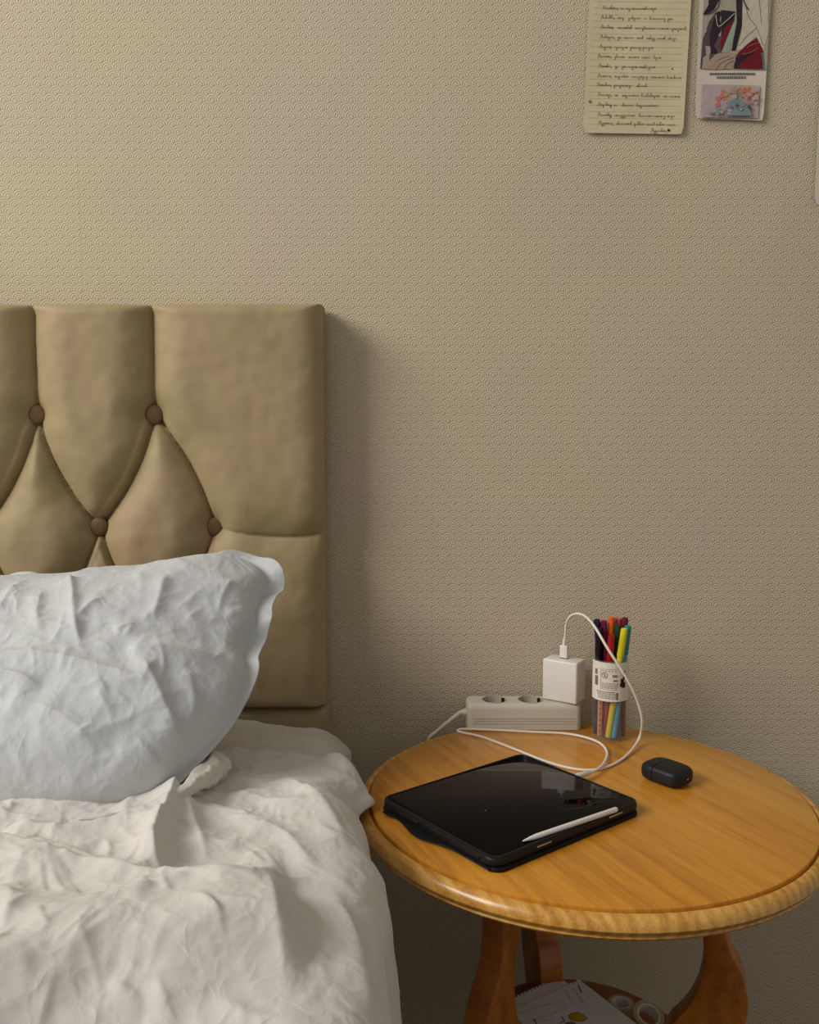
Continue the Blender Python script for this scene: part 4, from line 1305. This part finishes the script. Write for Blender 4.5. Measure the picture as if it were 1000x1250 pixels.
# ---- printed art card: plain stand-in built of colour shapes only
card, csurf = sheet_obj('art_print', [(856.5, -60), (945.5, -60), (932, 147.5), (848.5, 144)], 'narrow art print with two pictures and a caption pinned beside the note', 'print', M['card'], .0022)
PM = {k: paper('print_' + k, srgb(*c), srgb(*[min(255, int(x * 1.12)) for x in c]), 120) for k, c in dict(grey=(150, 144, 126), pale=(176, 170, 150), dark=(46, 36, 44), wine=(100, 26, 36), dusk=(84, 68, 70), sand=(150, 130, 110), mint=(132, 148, 128), lilac=(164, 146, 146), rose=(178, 108, 96), amber=(186, 136, 70), blue=(112, 128, 132), teal=(84, 100, 108)).items()}
lift = [.0009]
def patch(pts, m, name='print_shape'):
    lift[0] += .00006
    c = np.mean(np.array(pts, float), 0)
    n = len(pts)
    P = [csurf(c[0], c[1], lift[0])] + [csurf(x, y, lift[0]) for x, y in pts]
    # outer points split so that the shape follows the curl
    return mesh(name, P, [(0, 1 + (i + 1) % n, 1 + i) for i in range(n)], PM[m], card, False)
def band(x0, y0, x1, y1, m):
    lift[0] += .00006
    g = []
    for j in range(9):
        t = j / 8; y = y0 + (y1 - y0) * t
        sh = -(y - 0) * .055
        g.append([csurf(x0 + (x1 - x0) * i / 6 + sh * 1.0, y + (x1 - x0) * i / 6 * .02, lift[0]) for i in range(7)])
    V = [p for r in g for p in r]
    Fc = [(j * 7 + i, (j + 1) * 7 + i, (j + 1) * 7 + i + 1, j * 7 + i + 1) for j in range(8) for i in range(6)]
    return mesh('picture', V, Fc, PM[m], card, False)
band(859.5, -55, 940.5, 84.5, 'grey')
patch([(858, 48), (866, 26), (876, 12), (884, 34), (884, 64), (872, 68), (860, 84), (855, 84)], 'dusk')
patch([(866, 44), (874, 16), (880, 12), (898, 14), (896, 30), (886, 58), (878, 66), (868, 66)], 'dark')
patch([(884, 34), (896, 26), (894, 42), (884, 62), (878, 60)], 'wine')
patch([(897, 24), (900, 22), (898, 38), (890, 64), (881, 64), (888, 46)], 'mint')
patch([(898, -30), (908, -30), (906, 10), (906, 30), (898, 62), (893, 62), (900, 36), (899, 10)], 'dark')
patch([(866, -30), (880, -30), (878, 0), (872, 12), (864, 17), (858, 18), (865, 8)], 'dark')
patch([(908, -20), (938, -20), (938, 40), (932, 62), (926, 50), (924, 44), (906, 60), (900, 62), (906, 36)], 'pale')
patch([(900, 66), (912, 54), (926, 45), (932, 62), (934, 84), (896, 84)], 'wine')
patch([(898, 70), (912, 66), (924, 62), (930, 66), (922, 84), (896, 84)], 'dark')
patch([(926, 66), (932, 64), (934, 85), (920, 85)], 'teal')
patch([(858, 84), (868, 72), (876, 65), (892, 64), (898, 66), (898, 74), (894, 84), (876, 85)], 'sand')
def line(pts, m, w=.0006):
    lift[0] += .00006
    P = spline(pts, 5)
    stroke('print_line', [csurf(p[0], p[1], lift[0]) for p in P], w, PM[m], card, UPW)
for ln in ([(910, 4), (914, 20), (924, 34), (932, 56)], [(926, -10), (928, 10), (930, 30)], [(902, 56), (912, 44), (924, 34)], [(868, 84), (876, 74), (890, 68)], [(874, 85), (882, 76), (896, 70)], [(884, 85), (888, 78), (897, 74)], [(862, 40), (868, 28), (874, 20)]):
    line(ln, 'dusk')
for ln in ([(904, -30), (908, 0), (914, 12)], [(880, -20), (878, 4), (872, 14), (860, 18)], [(900, 20), (903, 36), (896, 60)]):
    line(ln, 'dark', .0014)
line([(874, 18), (877, 32), (886, 26), (897, 16)], 'pale', .0010)
for ln in ([(912, 58), (920, 54), (928, 52)], [(906, 66), (916, 64), (926, 58)]): line(ln, 'rose', .0006)
band(863.5, 103, 933.5, 143, 'lilac')
def blob(cx, cy, r, m, n=7):
    a0 = rnd.uniform(0, 6)
    pts = [(cx + r * rnd.uniform(.6, 1.2) * math.cos(a0 + 2 * math.pi * k / n), cy + .8 * r * rnd.uniform(.6, 1.2) * math.sin(a0 + 2 * math.pi * k / n)) for k in range(n)]
    return patch([(min(926, max(858, x)), min(142, max(105, y))) for x, y in pts], m)
for k in range(16): blob(rnd.uniform(874, 890), rnd.uniform(109, 128), rnd.uniform(1.5, 4), rnd.choice(['rose', 'rose', 'lilac', 'amber']))
for k in range(18): blob(rnd.uniform(886, 916), rnd.uniform(107, 118), rnd.uniform(1.5, 4.5), rnd.choice(['amber', 'amber', 'rose', 'sand', 'lilac']))
for k in range(18): blob(rnd.uniform(910, 925), rnd.uniform(110, 132), rnd.uniform(1.5, 4), rnd.choice(['rose', 'rose', 'lilac', 'amber', 'sand']))
for k in range(10): blob(rnd.uniform(864, 884), rnd.uniform(131, 140), rnd.uniform(1.5, 4), rnd.choice(['blue', 'blue', 'lilac', 'mint']))
patch([(884, 141), (888, 130), (893, 122), (904, 121), (914, 130), (918, 141)], 'blue')
for k in range(14): blob(rnd.uniform(888, 916), rnd.uniform(125, 139), rnd.uniform(1.5, 3.5), rnd.choice(['teal', 'blue', 'dusk', 'lilac', 'teal']))
# caption: two rows of small printed characters
for (y, x0, x1) in ((90.5, 866.5, 921), (94.8, 875, 910)):
    x = x0; V = []; Fc = []
    while x < x1:
        wd_ = rnd.uniform(1.2, 2.2)
        for hh_ in (0, 1.6):
            b0 = len(V)
            V += [csurf(x, y - 1.5 + hh_, .0012), csurf(x + wd_, y - 1.5 + hh_, .0012), csurf(x + wd_, y - .7 + hh_, .0012), csurf(x, y - .7 + hh_, .0012)]
            Fc.append((b0, b0 + 3, b0 + 2, b0 + 1))
        b0 = len(V); xm = x + wd_ * rnd.uniform(.2, .6)
        V += [csurf(xm, y - 1.6, .0012), csurf(xm + .5, y - 1.6, .0012), csurf(xm + .5, y + 1.2, .0012), csurf(xm, y + 1.2, .0012)]
        Fc.append((b0, b0 + 3, b0 + 2, b0 + 1))
        x += wd_ + .55
    mesh('caption_row', V, Fc, M['ink'], card, False)

# ---- sheet whose edge shows at the far end of the wall
sp_, ss_ = sheet_obj('wall_poster', [(1006, 0), (1170, -6), (1150, 250), (994, 250)], 'pale poster hanging on the wall to the right of the art print', 'poster', M['card'], .003)
